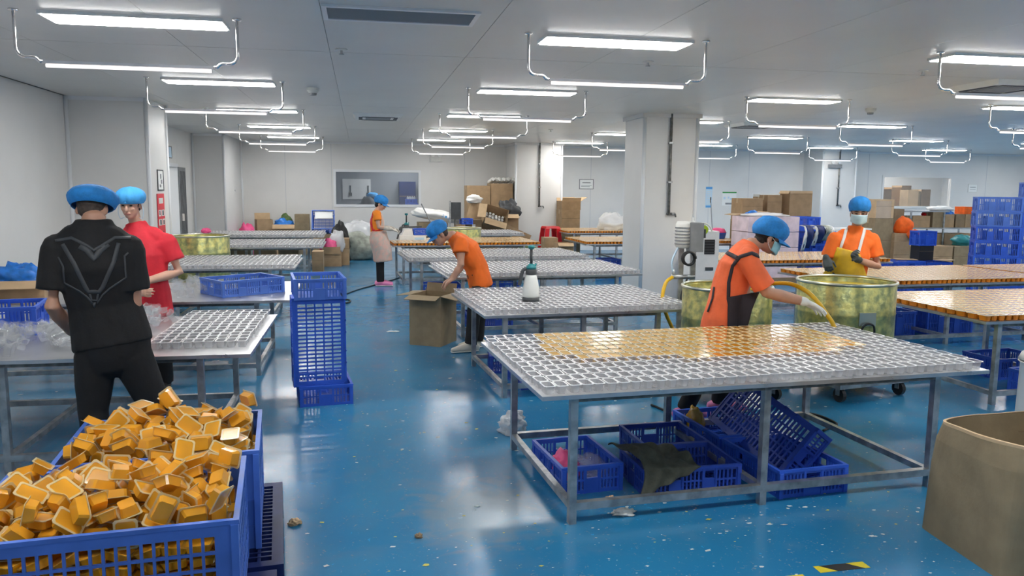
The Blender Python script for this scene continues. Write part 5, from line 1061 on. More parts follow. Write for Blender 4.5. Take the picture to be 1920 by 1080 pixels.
for s in (-1, 1):
    c0 = hc - base; P_ = lambda x, y, z: c0 + R @ V((x, y, z))
    MB().tube(curve_pts([P_(s*.085, .0, .02), P_(s*.10, .01, -.05), P_(s*.088, .015, -.11), P_(s*.06, .0, -.105)], 5), .0028, 5).build('mask_loop', 'sign_pale', t)
# -------- man bending over the table corner
Y = 8.36
J = dict(head=px(824, 440, Y), neck=px(851, 444, Y+.0), chest=px(874, 468, Y), waist=px(893, 500, Y), pelvis=px(900, 528, Y),
         shL=px(862, 456, Y+.17), shR=px(864, 458, Y-.19), elR=px(864, 497, Y-.26), wrR=px(849, 523, Y-.24), elL=px(868, 497, Y+.22), wrL=px(846, 522, Y+.0), hipL=px(904, 540, Y+.09), hipR=px(900, 542, Y-.09))
J['knL'] = V((J['hipL'].x-.02, Y+.09, .45)); J['anL'] = V((J['hipL'].x-.05, Y+.10, .08)); J['knR'] = V((J['hipR'].x-.06, Y-.1, .45)); J['anR'] = V((J['hipR'].x-.10, Y-.12, .08))
t, base, R, hc, bd, tr, st = person('man in an orange T-shirt bending over a table corner, blue peaked cap', J, (-.84, -.12, -.52), (-.5, 0, .84), 'shirt_orange', 'pants_black', voxel=.008, sleeve=.42, k=.97, shirt_pad=.024, wrinkle=.007,
    hands={'R': ((-.75, .0, -.55), (0, 0, -1), (0, 1, 0), .45), 'L': ((-.75, .2, -.5), (0, 0, -1), (0, -1, 0), .45)}, foot_dir=(-1, -.2, 0), hem=.06, shoe='shoe_cream')
face(t, base, hc, R)
cap(t, base, hc, R, 'cap_blue', 1.0, brim=.075, puff=(.100, .118, .085), zo=.030, tilt=.0, hair_m='stubble')
# -------- woman at the far table
Y = 14.1
J = dict(head=px(713.5, 383, Y), neck=px(706, 397, Y), chest=px(707, 416, Y), waist=px(706, 433, Y), pelvis=px(708, 449, Y),
         shL=px(706, 402, Y+.17), shR=px(707, 403, Y-.17), elR=px(710, 426, Y-.21), wrR=px(734, 430, Y-.14), elL=px(710, 426, Y+.21), wrL=px(736, 428, Y+.14), hipL=px(709, 457, Y+.08), hipR=px(709, 457, Y-.08))
for s, o in (('L', .08), ('R', -.08)): J['kn'+s] = V((J['hip'+s].x+.03, Y+o, .43)); J['an'+s] = V((J['hip'+s].x+.03, Y+o, .08))
t, base, R, hc, bd, tr, st = person('woman in orange top and pale pink apron standing at the far table', J, (.93, -.18, -.30), (.3, 0, .95), 'shirt_amber', 'pants_black', skin='skin_pale', voxel=.010, sleeve=.45, k=.86, shirt_pad=.018,
    foot_dir=(1, 0, 0), hem=.0, shoe='shoe_pink', head_s=.98, pant_w=1.1)
face(t, base, hc, R); cap(t, base, hc, R, 'cap_blue', 1.0, brim=.07, puff=(.100, .125, .090), zo=.030, tilt=.05)
q = MB()
for s, o in (('L', .10), ('R', -.10)):
    wr = J['wr'+s]; el = J['el'+s]; q.loft([el.lerp(wr, .45), el.lerp(wr, .8), wr], [.042, .04, .034], n=10); hand(q, wr, (.9, -o*2, -.25), (0, 0, -1), (0, -o*10, .3), .5, 1.05)
skinned('sleeve_gloves', q, .007, 'glove_clear', t, base, 2)
sheet([st[1], tr[1]], base, [((base.x+.1, Y+.11, 1.28), (base.x+.1, Y-.10, 1.28)), ((base.x+.1, Y+.17, .98), (base.x+.1, Y-.17, .98))], (-1, 0, 0), 'apron_pink', 'apron_bib', t, off=.012)
q = MB(); p0 = J['waist'] + V((.03, 0, -.0)); q.loft([p0, J['pelvis'] + V((.02, 0, 0)), V((base.x+.04, Y, .60)), V((base.x+.05, Y, .44))], [(.18, .14), (.215, .165), (.22, .168), (.215, .170)], side=(0, 1, 0), n=26, flat=(True, True))
skinned('apron_skirt', q, .012, 'apron_pink', t, base, 3, wrinkle=.008, wsc=.12)
ribbon(st[1], base, [V((base.x-.2, Y-.13, 1.28)), V((base.x-.2, Y-.02, 1.15)), V((base.x-.2, Y-.13, .98))], (1, 0, 0), .03, 'red', 'apron_strap', t)
ribbon(st[1], base, [px(698, 396, Y), px(697, 415, Y), px(699, 432, Y)], vdir(705, 415), .02, 'red', 'apron_strap', t)
ribbon(st[1], base, [px(698, 434, Y), px(716, 430, Y)], vdir(705, 415), .02, 'red', 'apron_strap', t)
# -------- woman filling cups at the front table
Y = 5.47
J = dict(head=px(1440, 447, Y+.0), neck=px(1405, 462, Y+.02), chest=px(1380, 502, Y+.02), waist=px(1364, 554, Y+.02), pelvis=px(1352, 600, Y+.02),
         shR=px(1402, 486, Y-.19), shL=px(1400, 478, Y+.18), elR=px(1438, 548, Y-.25), wrR=px(1510, 566, Y-.24), elL=px(1396, 540, Y+.17), wrL=px(1392, 585, Y+.15), hipL=px(1352, 622, Y+.10), hipR=px(1348, 624, Y-.07))
J['knL'] = V((J['hipL'].x+.06, Y+.12, .44)); J['anL'] = V((J['hipL'].x+.06, Y+.20, .08)); J['knR'] = V((J['hipR'].x-.08, Y-.02, .44)); J['anR'] = V((J['hipR'].x-.20, Y+.04, .08))
t, base, R, hc, bd, tr, st = person('woman in coral orange top and dark apron leaning to fill cups', J, (.86, -.14, -.36), (.40, -.05, .9), 'shirt_coral', 'pants_black', voxel=.0065, sleeve=.86, k=.93, shirt_pad=.026, wrinkle=.007,
    hands={}, foot_dir=(1, -.15, 0), hem=.09, shoe='shoe_pink', head_s=.98, fat=1.06, arm=1.18)
front_person = t
face(t, base, hc, R, mask=True); facemask(t, base, hc, R, 'mask', .98)
cap(t, base, hc, R, 'cap_blue', 1.0, brim=.085, puff=(.106, .135, .092), zo=.033, tilt=.02, back=.02, pleat=.09)
q = MB(); wr, el = J['wrR'], J['elR']; q.loft([wr.lerp(el, .16), wr], [(.034, .034), (.033, .030)], n=12, flat=(True, False)); hand(q, wr, (.86, .0, -.42), (0, .2, -1), (0, -.8, .3), .28, 1.12, .18)
skinned('glove', q, .0045, 'glove_white', t, base, 2)
q = MB(); wr, el = J['wrL'], J['elL']; q.loft([wr.lerp(el, .2), wr], [(.034, .034), (.033, .030)], n=12, flat=(True, False)); hand(q, wr, (.2, -.1, -.95), (.5, -.2, -.3), (0, .8, .3), .6, 1.05, .1)
skinned('glove', q, .006, 'glove_white', t, base, 2)
vd = vdir(1385, 540)
for pts, wd in (([(1352, 462), (1366, 476), (1384, 486)], .030), ([(1426, 486), (1408, 478), (1388, 484), (1374, 500), (1367, 530), (1366, 560), (1372, 590)], .024), ([(1340, 538), (1337, 560), (1328, 585)], .012)):
    ribbon(st[1], base, [px(*p, Y) for p in pts], vd, wd, 'apron_dark', 'apron_strap', t)
sheet([st[1], tr[1]], base, [(px(1365, 556, Y), px(1424, 545, Y)), (px(1364, 580, Y), px(1410, 580, Y)), (px(1364, 612, Y), px(1402, 612, Y)), (px(1362, 660, Y), px(1398, 660, Y))], vd, 'apron_dark', 'apron', t, off=.012)
# -------- man in the yellow apron behind the drum
Y = 7.22
J = dict(head=px(1611, 400, Y-.03), neck=px(1605, 430, Y+.03), chest=px(1598, 478, Y), waist=px(1594, 525, Y), pelvis=px(1592, 570, Y+.02),
         shL=px(1636, 452, Y), shR=px(1566, 450, Y+.03), elL=px(1646, 500, Y-.05), wrL=px(1606, 486, Y-.24), elR=px(1550, 490, Y-.02), wrR=px(1550, 490, Y-.20), hipL=px(1612, 595, Y+.02), hipR=px(1575, 595, Y+.02))
J['elR'] = px(1549, 500, Y+.06); J['wrR'] = px(1549, 484, Y-.17)
for s, o in (('L', .09), ('R', -.09)): J['kn'+s] = V((J['hip'+s].x, Y-.02, .44)); J['an'+s] = V((J['hip'+s].x, Y+.02, .08))
t, base, R, hc, bd, tr, st = person('man in an orange T-shirt and yellow apron standing behind the drum', J, (-.50, -.85, -.12), (0, -.05, 1), 'shirt_orange', 'pants_black', voxel=.0075, sleeve=.62, k=.95, shirt_pad=.024, wrinkle=.007, foot_dir=(0, -1, 0), hem=.06)
face(t, base, hc, R, mask=True); facemask(t, base, hc, R, 'mask_pale', 1.0)
cap(t, base, hc, R, 'cap_blue', 1.0, puff=(.102, .125, .092), zo=.036, tilt=.20, back=.03, pleat=.09)
for s, dr, th in (('L', (-.62, -.35, .62), (-.3, 0, -.4)), ('R', (-.05, -.55, -.75), (.5, -.4, 0))):
    q = MB(); wr, el = J['wr'+s], J['el'+s]; q.loft([wr.lerp(el, .14), wr], [(.036, .034), (.034, .030)], n=12, flat=(True, False)); hand(q, wr, dr, (0, -1, .2) if s == 'L' else (0, .6, -.6), th, .95, 1.1)
    skinned('glove', q, .006, 'glove_dark', t, base, 2)
vd = vdir(1595, 500)
sheet([st[1], tr[1]], base, [(px(1570, 462, Y), px(1612, 474, Y)), (px(1560, 488, Y), px(1618, 492, Y)), (px(1540, 514, Y), px(1626, 518, Y)), (px(1534, 545, Y), px(1632, 550, Y)), (px(1538, 640, Y), px(1634, 640, Y))], vd, 'apron_yellow', 'apron', t, off=.014)
for pts in ([(1590, 418), (1584, 440), (1574, 470)], [(1622, 420), (1618, 440), (1608, 476)]):
    ribbon(st[1], base, [px(*p, Y) for p in pts], vd, .026, 'strap_white', 'apron_strap', t, off=.006)
tb2 = MB()
ribbon(st[1], base, [px(1556, 512, Y), px(1564, 520, Y), px(1576, 528, Y)], vd, .02, 'apron_dark', 'apron_print', t, off=.040)
ribbon(st[1], base, [px(1560, 508, Y), px(1572, 516, Y), px(1584, 526, Y)], vd, .022, 'apron_dark', 'apron_print', t, off=.034)
ribbon(st[1], base, [px(1554, 520, Y), px(1562, 529, Y), px(1574, 535, Y)], vd, .012, 'apron_dark', 'apron_print', t, off=.040)
# ------------------------------------------------------------------ drums on dollies, hoses, pump
def drum(label, dlabel, x, y, r, h, z0, seed, lv=.05):
    t = thing('wheeled_dolly', dlabel, 'dolly', (x, y, 0), .2*seed)
    MB().box(-r*.95, -r*.95, z0-.05, r*.95, r*.95, z0-.004).build('platform', 'steel', t)
    for i in (-1, 1):
        for j in (-1, 1):
            c = MB().tube([(i*r*.82-.018, j*r*.82, .06), (i*r*.82+.018, j*r*.82, .06)], .058, 16).build('caster', 'rubber', t)
            MB().box(i*r*.82-.03, j*r*.82-.02, .06, i*r*.82-.022, j*r*.82+.02, z0-.05).box(i*r*.82+.022, j*r*.82-.02, .06, i*r*.82+.03, j*r*.82+.02, z0-.05).box(i*r*.82-.03, j*r*.82-.02, .125, i*r*.82+.03, j*r*.82+.02, z0-.05).build('caster_fork', 'steel', c)
    d = thing('metal_drum', label, 'drum', (x, y, z0), seed)
    q = MB(); q.lathe([(r*.97, 0), (r, .02), (r, h*.33), (r*1.012, h*.345), (r, h*.36), (r, h*.66), (r*1.012, h*.675), (r, h*.69), (r, h-.015), (r*.985, h-.004), (r*.975, h-.02), (r*.975, h-.3)], 48)
    q.build('drum_body', 'drum', d, smooth=True)
    q = MB(); q.tube([(r*math.cos(2*PI*k/40), r*math.sin(2*PI*k/40), h) for k in range(41)], .013, 8, cap=False); q.build('rim_ring', 'drum_rim', d, smooth=True)
    q = MB(); q.lathe([(0, h-lv+.01), (r*.3, h-lv+.012), (r*.6, h-lv-.004), (r*.965, h-lv), (r*.965, h-lv-.05)], 40); q.build('liquid', 'liquid', d, smooth=True)
    return d
dr = drum('yellow green stained metal drum of liquid before the man in the yellow apron', 'wheeled dolly under the drum before the man in the yellow apron', 4.16, 6.16, .405, .80, .17, 1)
for a in (-PI/2-.15-1,):
    rx, ry = .41*math.cos(a), .41*math.sin(a); tx, ty = -math.sin(a), math.cos(a)
    P = lambda u, z, o=0: (rx*(1+o)+tx*u, ry*(1+o)+ty*u, z)
    MB().tube(curve_pts([P(-.055, .30, .02), P(-.055, .43, .06), P(-.03, .485, .09), P(.03, .485, .09), P(.055, .43, .06), P(.055, .30, .02)], 5), .009, 6).build('drum_handle', 'black', dr, smooth=True)
    MB().box(-.07, -.006, 0, .07, .006, .11, T=Matrix.Translation(P(0, .47, .01)) @ RZ(a+PI/2)).build('handle_plate', 'drum_rim', dr)
drum('yellow green stained metal drum behind the woman filling cups', 'wheeled dolly under the drum behind the woman filling cups', 3.0, 6.07, .365, .78, .17, 2, .10)
drum('yellow green drum standing between the side tables behind the man in red', 'wheeled dolly under the drum behind the man in red', -2.42, 12.9, .42, .80, .17, 3)
x_, w_, za_, zb_ = pxrect(838, 418, 880, 445, 15.9)
drum('yellow green drum behind the weighing machine table', 'wheeled dolly under the drum behind the weighing machine table', 2.1, 16.2, .36, .74, .17, 4)
def hose(name, label, ctrl, r, m, cat='hose', n=10):
    c = V(ctrl[0]); q = MB(); q.tube([V(p)-c for p in curve_pts(ctrl, n)], r, 10); return tag(q.build(name, m, None, c, smooth=True), label, cat)
PYY = 6.95
pm_ = GY(1290, 500, PYY)
t = thing('dosing_pump', 'filling pump with grey control box on a steel stand behind the drum', 'machine', (pm_.x, PYY, 0), -.15)
for sx in (-.07, .045): MB().box(sx-.022, -.022, 0, sx+.022, .022, 1.27).build('stand_post', 'steel', t)
MB().box(-.13, -.18, 0, .2, .18, .03).build('base_plate', 'steel_dark', t)
MB().lathe([(.055, 0), (.075, .02), (.075, .22), (.06, .25)], 20, T=Matrix.Translation((-.055, 0, 1.20))).build('motor', 'offwhite', t, smooth=True)
for k in range(6): MB().lathe([(.079, 0), (.079, .012)], 20, T=Matrix.Translation((-.055, 0, 1.235+.03*k))).build('cooling_fin', 'grey', t)
MB().box(-.01, -.10, 1.17, .11, .06, 1.44).build('control_box', 'grey', t)
MB().box(.11, -.08, 1.30, .135, .0, 1.38).build('display', 'dark_grey', t)
coil = [V((-.02+.055*math.cos(a), -.13+.008*a/2, 1.11+.06*math.sin(a))) for a in [k*.35 for k in range(50)]]
MB().tube(coil, .011, 6).build('coiled_cable', 'black', t, smooth=True)
MB().tube([(-.16, -.02, .93), (.06, -.02, .93)], .022, 10).tube([(-.14, -.02, .93), (-.14, -.02, 1.0)], .014, 8).build('outlet_pipe', 'steel', t, smooth=True)
MB().tube(curve_pts([(-.10, -.02, 1.22), (-.16, -.03, 1.08), (-.145, -.02, .97)], 6), .010, 6).build('feed_tube', 'sign_pale', t, smooth=True)
oo = V((pm_.x, PYY, 0))
hose('yellow_hose', 'yellow hose looping down from the pump outlet beside the drum', [oo+V((-.16, -.02, .93)), oo+V((-.24, -.06, .88)), oo+V((-.285, -.10, .74)), oo+V((-.255, -.13, .60)), oo+V((-.17, -.14, .42)), oo+V((-.05, -.1, .2)), oo+V((.05, -.05, .05))], .017, 'hose')
hose('black_cable', 'black cable hanging beside the yellow hose at the pump', [oo+V((-.03, -.06, .92)), oo+V((-.10, -.10, .75)), oo+V((-.06, -.12, .55)), oo+V((-.13, -.1, .3)), oo+V((-.3, -.15, .02)), oo+V((-.7, -.1, .012)), oo+V((-1.1, -.3, .012))], .009, 'black', 'cable')
wr = GY(1530, 562, 5.33)
hose('yellow_hose', 'yellow filling hose held in the white glove over the cups', [GY(1405, 545, 5.74), GY(1440, 533, 5.6), GY(1480, 532, 5.42), GY(1512, 546, 5.29), GY(1533, 566, 5.235), GY(1549, 588, 5.22), GY(1560, 604, 5.20), GY(1565, 617, 5.18)], .0165, 'hose')
# white cabinet machine beside the column
cx = pxrect(1300, 435, 1343, 520, 9.0)
t = thing('cabinet_machine', 'tall white cabinet machine with a black vent beside the column', 'machine', (cx[0]+.02, 9.2, 0), -.05)
cw = .155
MB().box(-cw, -.2, .05, cw, .2, 1.24).build('cabinet', 'white', t)
for u in (-1, 1):
    for s in (-1, 1): MB().lathe([(.02, 0), (.02, .05)], 10, T=Matrix.Translation((u*.12, s*.16, 0))).build('foot', 'black', t)
MB().box(-.03, -.206, .96, .10, -.2, 1.14).build('vent_panel', 'black', t)
for k in range(5): MB().box(-.03, -.212, .975+.034*k, .10, -.206, .985+.034*k).build('vent_slat', 'dark_grey', t)
MB().box(-.01, -.21, .76, .09, -.2, .80).build('handle_recess', 'dark_grey', t)
MB().lathe([(.055, 0), (.055, .02)], 24, T=Matrix.Translation((-.05, -.2, 1.26)) @ Matrix.Rotation(PI/2, 4, 'X')).build('lime_disc', 'lime', t)
MB().tube(arc((-.05, -.17, 1.22), .12, -.4, PI+.4, 16), .010, 6).build('hose_loop', 'offwhite', t, smooth=True)
MB().lathe([(.035, 0), (.035, .10), (.015, .13), (.015, .16)], 14, T=Matrix.Translation((-.10, .05, 1.24))).build('filter_bottle', 'white', t, smooth=True)
MB().lathe([(.03, 0), (.03, .03)], 14, T=Matrix.Translation((.02, .1, 1.24))).build('purple_cap', 'navy', t)
t = thing('thin_rod', 'thin grey rod leaning behind the white cabinet machine', 'rod', (GY(1345, 430, 13.6).x, 13.6, 0)); MB().tube([(0, 0, 0), (-.04, .25, 1.58)], .008, 6).build('shaft', 'grey', t); MB().lathe([(.012, 0), (.012, .1)], 8, T=Matrix.Translation((-.04, .25, 1.5))).build('grip', 'dark_grey', t)
# ------------------------------------------------------------------ spray bottles
def sprayer(label, x, y, z, s=1.0, rz=0):
    t = thing('spray_bottle', label, 'spray bottle', (x, y, z), rz)
    def lt(name, pr, m, T=None): MB().lathe([(a*s, b_*s) for a, b_ in pr], 24, T=T).build(name, m, t, smooth=True)
    lt('base_ring', [(.074, 0), (.077, .006), (.077, .03), (.072, .036)], 'dark_grey')
    lt('tank', [(.071, .034), (.074, .05), (.073, .10), (.064, .16), (.054, .205), (.045, .235)], 'brine_white')
    lt('collar', [(.046, .232), (.050, .24), (.050, .275), (.040, .285)], 'dark_grey')
    lt('pump_cap', [(.046, .283), (.046, .305), (.03, .315), (.02, .33)], 'teal')
    lt('piston_rod', [(.0125, .325), (.0125, .46)], 'dark_grey')
    lt('pump_knob', [(.016, .455), (.03, .47), (.03, .485), (.02, .492)], 'teal')
    MB().tube(curve_pts([V(p)*s for p in ((-.035, 0, .285), (-.065, 0, .28), (-.085, 0, .24), (-.098, 0, .17), (-.105, 0, .14))], 5), [.016*s]*21, 8).build('trigger_handle', 'dark_grey', t, smooth=True)
    MB().tube([V((.03, 0, .30))*s, V((.045, 0, .33))*s], .010*s, 8).build('nozzle', 'teal', t, smooth=True)
sprayer('white spray bottle with dark pump handle on the cups of the second table', 1.475, 6.75, TZ+CZ+.002, 1.0)
sprayer('white spray bottle with black pump rod beside the weighing machine', .88, 15.3, TZ+.002, 1.08, .3)
# ------------------------------------------------------------------ weighing machine and neighbours on the far table
t = thing('weighing_machine', 'white weighing machine with dark arm on the far table of jelly cups', 'machine', (.98, 15.05, TZ+.001), .05)
MB().box(-.26, -.14, 0, .24, .14, .13).build('base_box', 'white', t); MB().taper((-.22, -.12, .0, .12), (-.16, -.12, -.02, .12), .13, .24).build('hopper', 'white', t)
MB().bar((-.30, -.1, .06), (-.24, -.1, .28), .03, .04).build('side_arm', 'dark_grey', t); MB().bar((-.24, -.1, .28), (.16, -.1, .29), .03, .03).build('cross_arm', 'dark_grey', t)
MB().box(.02, -.145, .03, .2, -.14, .09).build('label_plate', 'sign_pale', t)
crate('small blue crate on top of the weighing machine', (1.12, 15.07, TZ+.136), .24, .22, .12, .05, 'crate_blue')
# ------------------------------------------------------------------ loose clear cups heaped on the side tables
def scatter(name, label, cx_, cy_, rx, ry, n, z=TZ, seed=1):
    random.seed(seed); mb = MB()
    for k in range(n):
        a = random.random()*2*PI; r = math.sqrt(random.random()); h = (1-r)*.09*random.random()
        T = Matrix.Translation((cx_+rx*r*math.cos(a), cy_+ry*r*math.sin(a), z+.035+h)) @ Matrix.Rotation(random.random()*6.3, 4, 'Z') @ Matrix.Rotation(random.gauss(0, .8), 4, 'X') @ Matrix.Rotation(random.gauss(0, .6), 4, 'Y')
        cup_geo(mb, T)
    o = mb.build(name, ['clear', 'clear']); c = V((cx_, cy_, z)); o.data.transform(Matrix.Translation(-c)); o.location = c; o['kind'] = 'stuff'; tag(o, label, 'cups')
scatter('loose_clear_cups', 'loose clear plastic cups heaped before the man in black', -2.35, 5.55, .75, .40, 150, seed=2)
scatter('loose_clear_cups', 'loose clear cups between the man in black and the cup block', -1.62, 6.25, .22, .28, 40, seed=3)
scatter('loose_clear_cups', 'loose clear cups beside the man in red on the crate table', -1.55, 8.2, .35, .5, 45, seed=4)
# ------------------------------------------------------------------ along the back wall, corner side
YW_ = 20.7
pcarton('tilted brown box with raised flap beside the pink bag at the back wall', 478, 412, 508, 434, YW_, .45, rz=.25, flaps={'b': (10, .16)}, tape=False)
pcarton('open brown box with blue bag between two boxes at the back wall', 511, 421, 553, 440, YW_, .4, flaps={'f': (150, .12)})
pcarton('tall dark brown box with a pink edge at the back wall', 553, 402, 580, 440, YW_, .4, m='card_grey', closed=True)
b1 = GY(490, 434, YW_).z
def under(label, xl, xr, Y, d, ztop, **kw):
    a, c = GY(xl, 470, Y).x, GY(xr, 470, Y).x; return carton(label, (a+c)/2, Y+d/2, 0, c-a, d, ztop-.002, closed=True, **kw)
under('brown box on the floor beneath the tilted box at the back wall', 474, 509, YW_, .46, b1)
under('brown box on the floor beneath the blue bag box at the back wall', 511, 553, YW_, .42, GY(530, 440, YW_).z)
under('brown box on the floor beneath the dark brown box at the back wall', 554, 584, YW_, .42, GY(566, 440, YW_).z, m='card_grey')
p = GY(531, 421, YW_+.2); crumple('blue_plastic_bag', 'blue plastic bag swelling out of the open box at the back wall', 'bag', (p.x+.02, p.y, p.z-.19), (.24, .14, .19), 'blue_bag', 11, amp=.4)
p = GY(535, 412, YW_+.45); crumple('green_bag', 'dark green bag behind the blue bag at the back wall', 'bag', (p.x, p.y+.08, .0), (.26, .12, .56), 'green', 12, amp=.25, sc=1.4)
p = GY(462, 428, YW_-.1); crumple('pink_plastic_bag', 'bright pink plastic bag in the corner of the back wall', 'bag', (p.x, p.y, 0), (.20, .18, .46), 'pink', 13, amp=.3)
p = GY(376, 437, 17.0); crumple('pink_plastic_bag', 'small pink bag on the table closest to the back corner', 'bag', (p.x+.05, 17.3, TZ+CZ), (.09, .08, .06), 'pink', 14, amp=.4)
x, w_, za, zb = pxrect(586, 400, 627, 436, 20.3)
t = crate('blue crate tilted up with papers inside at the back wall', (x, 20.5, .66), w_, .50, .30, 0, 'crate_pale'); t.rotation_euler = (math.radians(62), 0, 0); t.location.z = .78
under('brown box on the floor holding up the tilted blue crate', 588, 626, 20.25, .7, .56)
t = thing('paper_stack', 'white papers lying in the tilted blue crate', 'paper', (x, 20.36, 1.02), (math.radians(62), 0, .05))
for k in range(3): MB().box(-.2+.02*k, -.1, .012*k, .2+.015*k, .1, .012*k+.006).build('sheet', 'paper', t)
pcarton('brown box with pink and white bags in front of the grey sack', 604, 463, 638, 474, 17.6, .5, m='card', flaps={}, z0=.27)
pcarton('brown box under the box of pink and white bags', 598, 472, 640, 485, 17.62, .5, z0=0, closed=True)
pcarton('brown box right against the grey sack', 638, 448, 655, 482, 17.9, .5, z0=0, closed=True)
p = GY(615, 462, 17.75); crumple('pink_plastic_bag', 'pink bag spilling from the brown box near the grey sack', 'bag', (p.x, p.y, .30), (.17, .13, .17), 'pink', 15, amp=.3)
p = GY(632, 456, 17.9); crumple('white_plastic_bag', 'white plastic bag on the brown boxes near the grey sack', 'bag', (p.x, p.y, .30), (.16, .16, .26), 'bag', 16, amp=.45)
p = GY(637, 440, 18.4); crumple('black_bag', 'black bag behind the white bag near the grey sack', 'bag', (p.x, p.y+.2, 0), (.22, .18, .50), 'black', 17, amp=.3)
p = GY(676, 478, 19.2); crumple('woven_sack', 'big grey green woven sack behind the woman in the pink apron', 'sack', (p.x-.05, 19.4, 0), (.46, .40, .375), 'sack', 18, amp=.22, sc=1.5)
p = GY(668, 418, 20.2); crumple('clear_plastic_bag', 'shiny clear plastic bag lying over the grey sack by the window', 'bag', (p.x, 20.4, 0), (.45, .25, .50), 'bag', 19, amp=.25)
# white printed sack on a bench of boxes
under('brown box under the white printed sack at the back wall', 785, 840, 20.1, .6, .85, m='card_grey')
p = GY(815, 408, 20.3); o = crumple('white_sack', 'white sack with blue print lying under the window', 'sack', (p.x, 20.4, .93), (.60, .26, .15), 'white', 20, amp=.3, sc=1.7); o.rotation_euler = (0, .16, 0); o.location.z = .90
q = MB(); 
for k, (xx, zz, ww) in enumerate(((-.05, .15, .06), (.04, .16, .05), (.13, .15, .07), (.23, .13, .05), (.33, .11, .06))): q.box(xx, -.262, zz-.03, xx+ww, -.258, zz+.03)
q.build('blue_print', 'sign_blue', o)
t = thing('broom', 'grey stick leaning over the white printed sack', 'stick', (GY(828, 425, 19.9).x, 19.9, 0)); MB().tube([(0, 0, .3), (GY(790, 382, 20.2).x-t.location.x, .3, GY(790, 382, 20.2).z)], .016, 6).build('shaft', 'grey', t); MB().box(-.15, -.03, 0, .15, .03, .3).build('head', 'dark_grey', t)
x, w_, za, zb = pxrect(849, 378, 866, 440, 18.75)
t = thing('filling_machine', 'dark filling machine head on a post near the white sack', 'machine', (x, 18.95, 0))
MB().box(-.03, -.03, 0, .03, .03, 1.1).build('post', 'steel', t); MB().box(-.12, -.1, .98, .1, .1, zb-.02).build('head_box', 'dark_grey', t); MB().lathe([(.06, 0), (.06, .12)], 14, T=Matrix.Translation((0, -.05, .86))).build('nozzle', 'steel_dark', t); MB().box(-.17, -.02, .8, -.13, .02, 1.42).build('rail', 'steel', t); MB().box(-.2, -.2, 0, .2, .2, .02).build('base_plate', 'steel_dark', t)
crate('blue crate at the foot of the dark filling machine', (x+.24, 18.98, .862), .26, .24, .14, .1, 'crate_blue')
under('brown box under the blue crate by the dark filling machine', 855, 872, 18.80, .4, .86)
# ------------------------------------------------------------------ heap of tall boxes beside the wall column
YH = 19.8
pcarton('very tall brown box with white tubes above it, beside the wall column', 876, 348, 919, 440, YH+.5, .6, z0=0, closed=True)
pcarton('very tall brown box right beside the wall column', 920, 344, 961, 440, YH+.52, .6, z0=0, closed=True)
x, w_, za, zb = pxrect(914, 333, 960, 345, YH+.6)
for k in range(9):
    t = tag(MB().lathe([(.045, 0), (.05, .22)], 14).build('white_tube', 'offwhite', None, (x-w_/2+.06+w_*k/9.5, YH+.7+.06*(k % 2), za+.055)), 'white rolled cup stack lying on top of the tallest boxes', 'tube', 'white tubes on the tall boxes'); t.rotation_euler = (math.radians(70), 0, .35+.1*(k % 3)); t.location.z = za+.052
t = crumple('brown_sack', 'upright brown paper sack with white top before the tall boxes', 'sack', (GY(890, 440, YH-.1).x, YH, 0), (.21, .19, .82), 'card', 22, amp=.10, sc=1.2)
p = GY(890, 372, YH); crumple('white_plastic_bag', 'white bag mouth on top of the upright brown sack', 'bag', (p.x, YH+.02, p.z-.12), (.19, .15, .12), 'white', 23, amp=.3)
p = GY(887, 412, YH-.55); carton('brown box with a small white label before the brown sack', p.x, YH-.5, 0, .40, .34, GY(887, 412, YH-.6).z, closed=True, m='card_dark')
t = tag(MB().box(-.04, -.002, 0, .04, .002, .1).build('paper_label', 'paper', None, (p.x+.0, YH-.672, .75)), 'small white paper label on the brown box before the sack', 'label')
c = GY(925, 412, YH-.6)
t = carton('open box of white cups tipped toward the aisle beside the wall column', c.x, YH-.35, .62, .56, .42, .46, 0, m='card', flaps={'f': (100, .16), 'l': (110, .2)}, tilt=(math.radians(52), math.radians(16))); t.location.z = .84
random.seed(5)
TT = Matrix.Translation(t.location) @ t.rotation_euler.to_matrix().to_4x4()
for k in range(24):
    i, j = k % 6, k//6; a = TT @ V((-.21+.083*i, -.13+.085*j, .20+.05*random.random()))
    o = MB().lathe([(.030, 0), (.040, .10)], 12).build('white_cup', 'white', None, a); o.rotation_euler = (TT.to_3x3() @ Matrix.Rotation(PI+random.gauss(0, .15), 3, 'X')).to_euler(); tag(o, 'white paper cup in the tipped open box beside the wall column', 'cup', 'white cups in the tipped box')
under('brown box holding up the tipped box of white cups', 905, 945, YH-.62, .62, .57)
pcarton('brown box with folded flaps right before the wall column', 944, 402, 972, 436, YH-.3, .5, z0=0, closed=False, flaps={'f': (120, .18), 'l': (100, .2)})
p = GY(953, 395, YH); crumple('black_plastic_bag', 'grey black plastic bag on the box right before the wall column', 'bag', (p.x, YH-.05, GY(953, 402, YH-.3).z-.05), (.24, .18, .22), 'dark_grey', 25, amp=.5)
t = carton('flattened brown flap leaning down by the wall column', GY(965, 430, YH-.8).x, YH-.7, .45, .7, .02, .30, -.15, closed=True, tape=False, tilt=(-.25, .42)); 
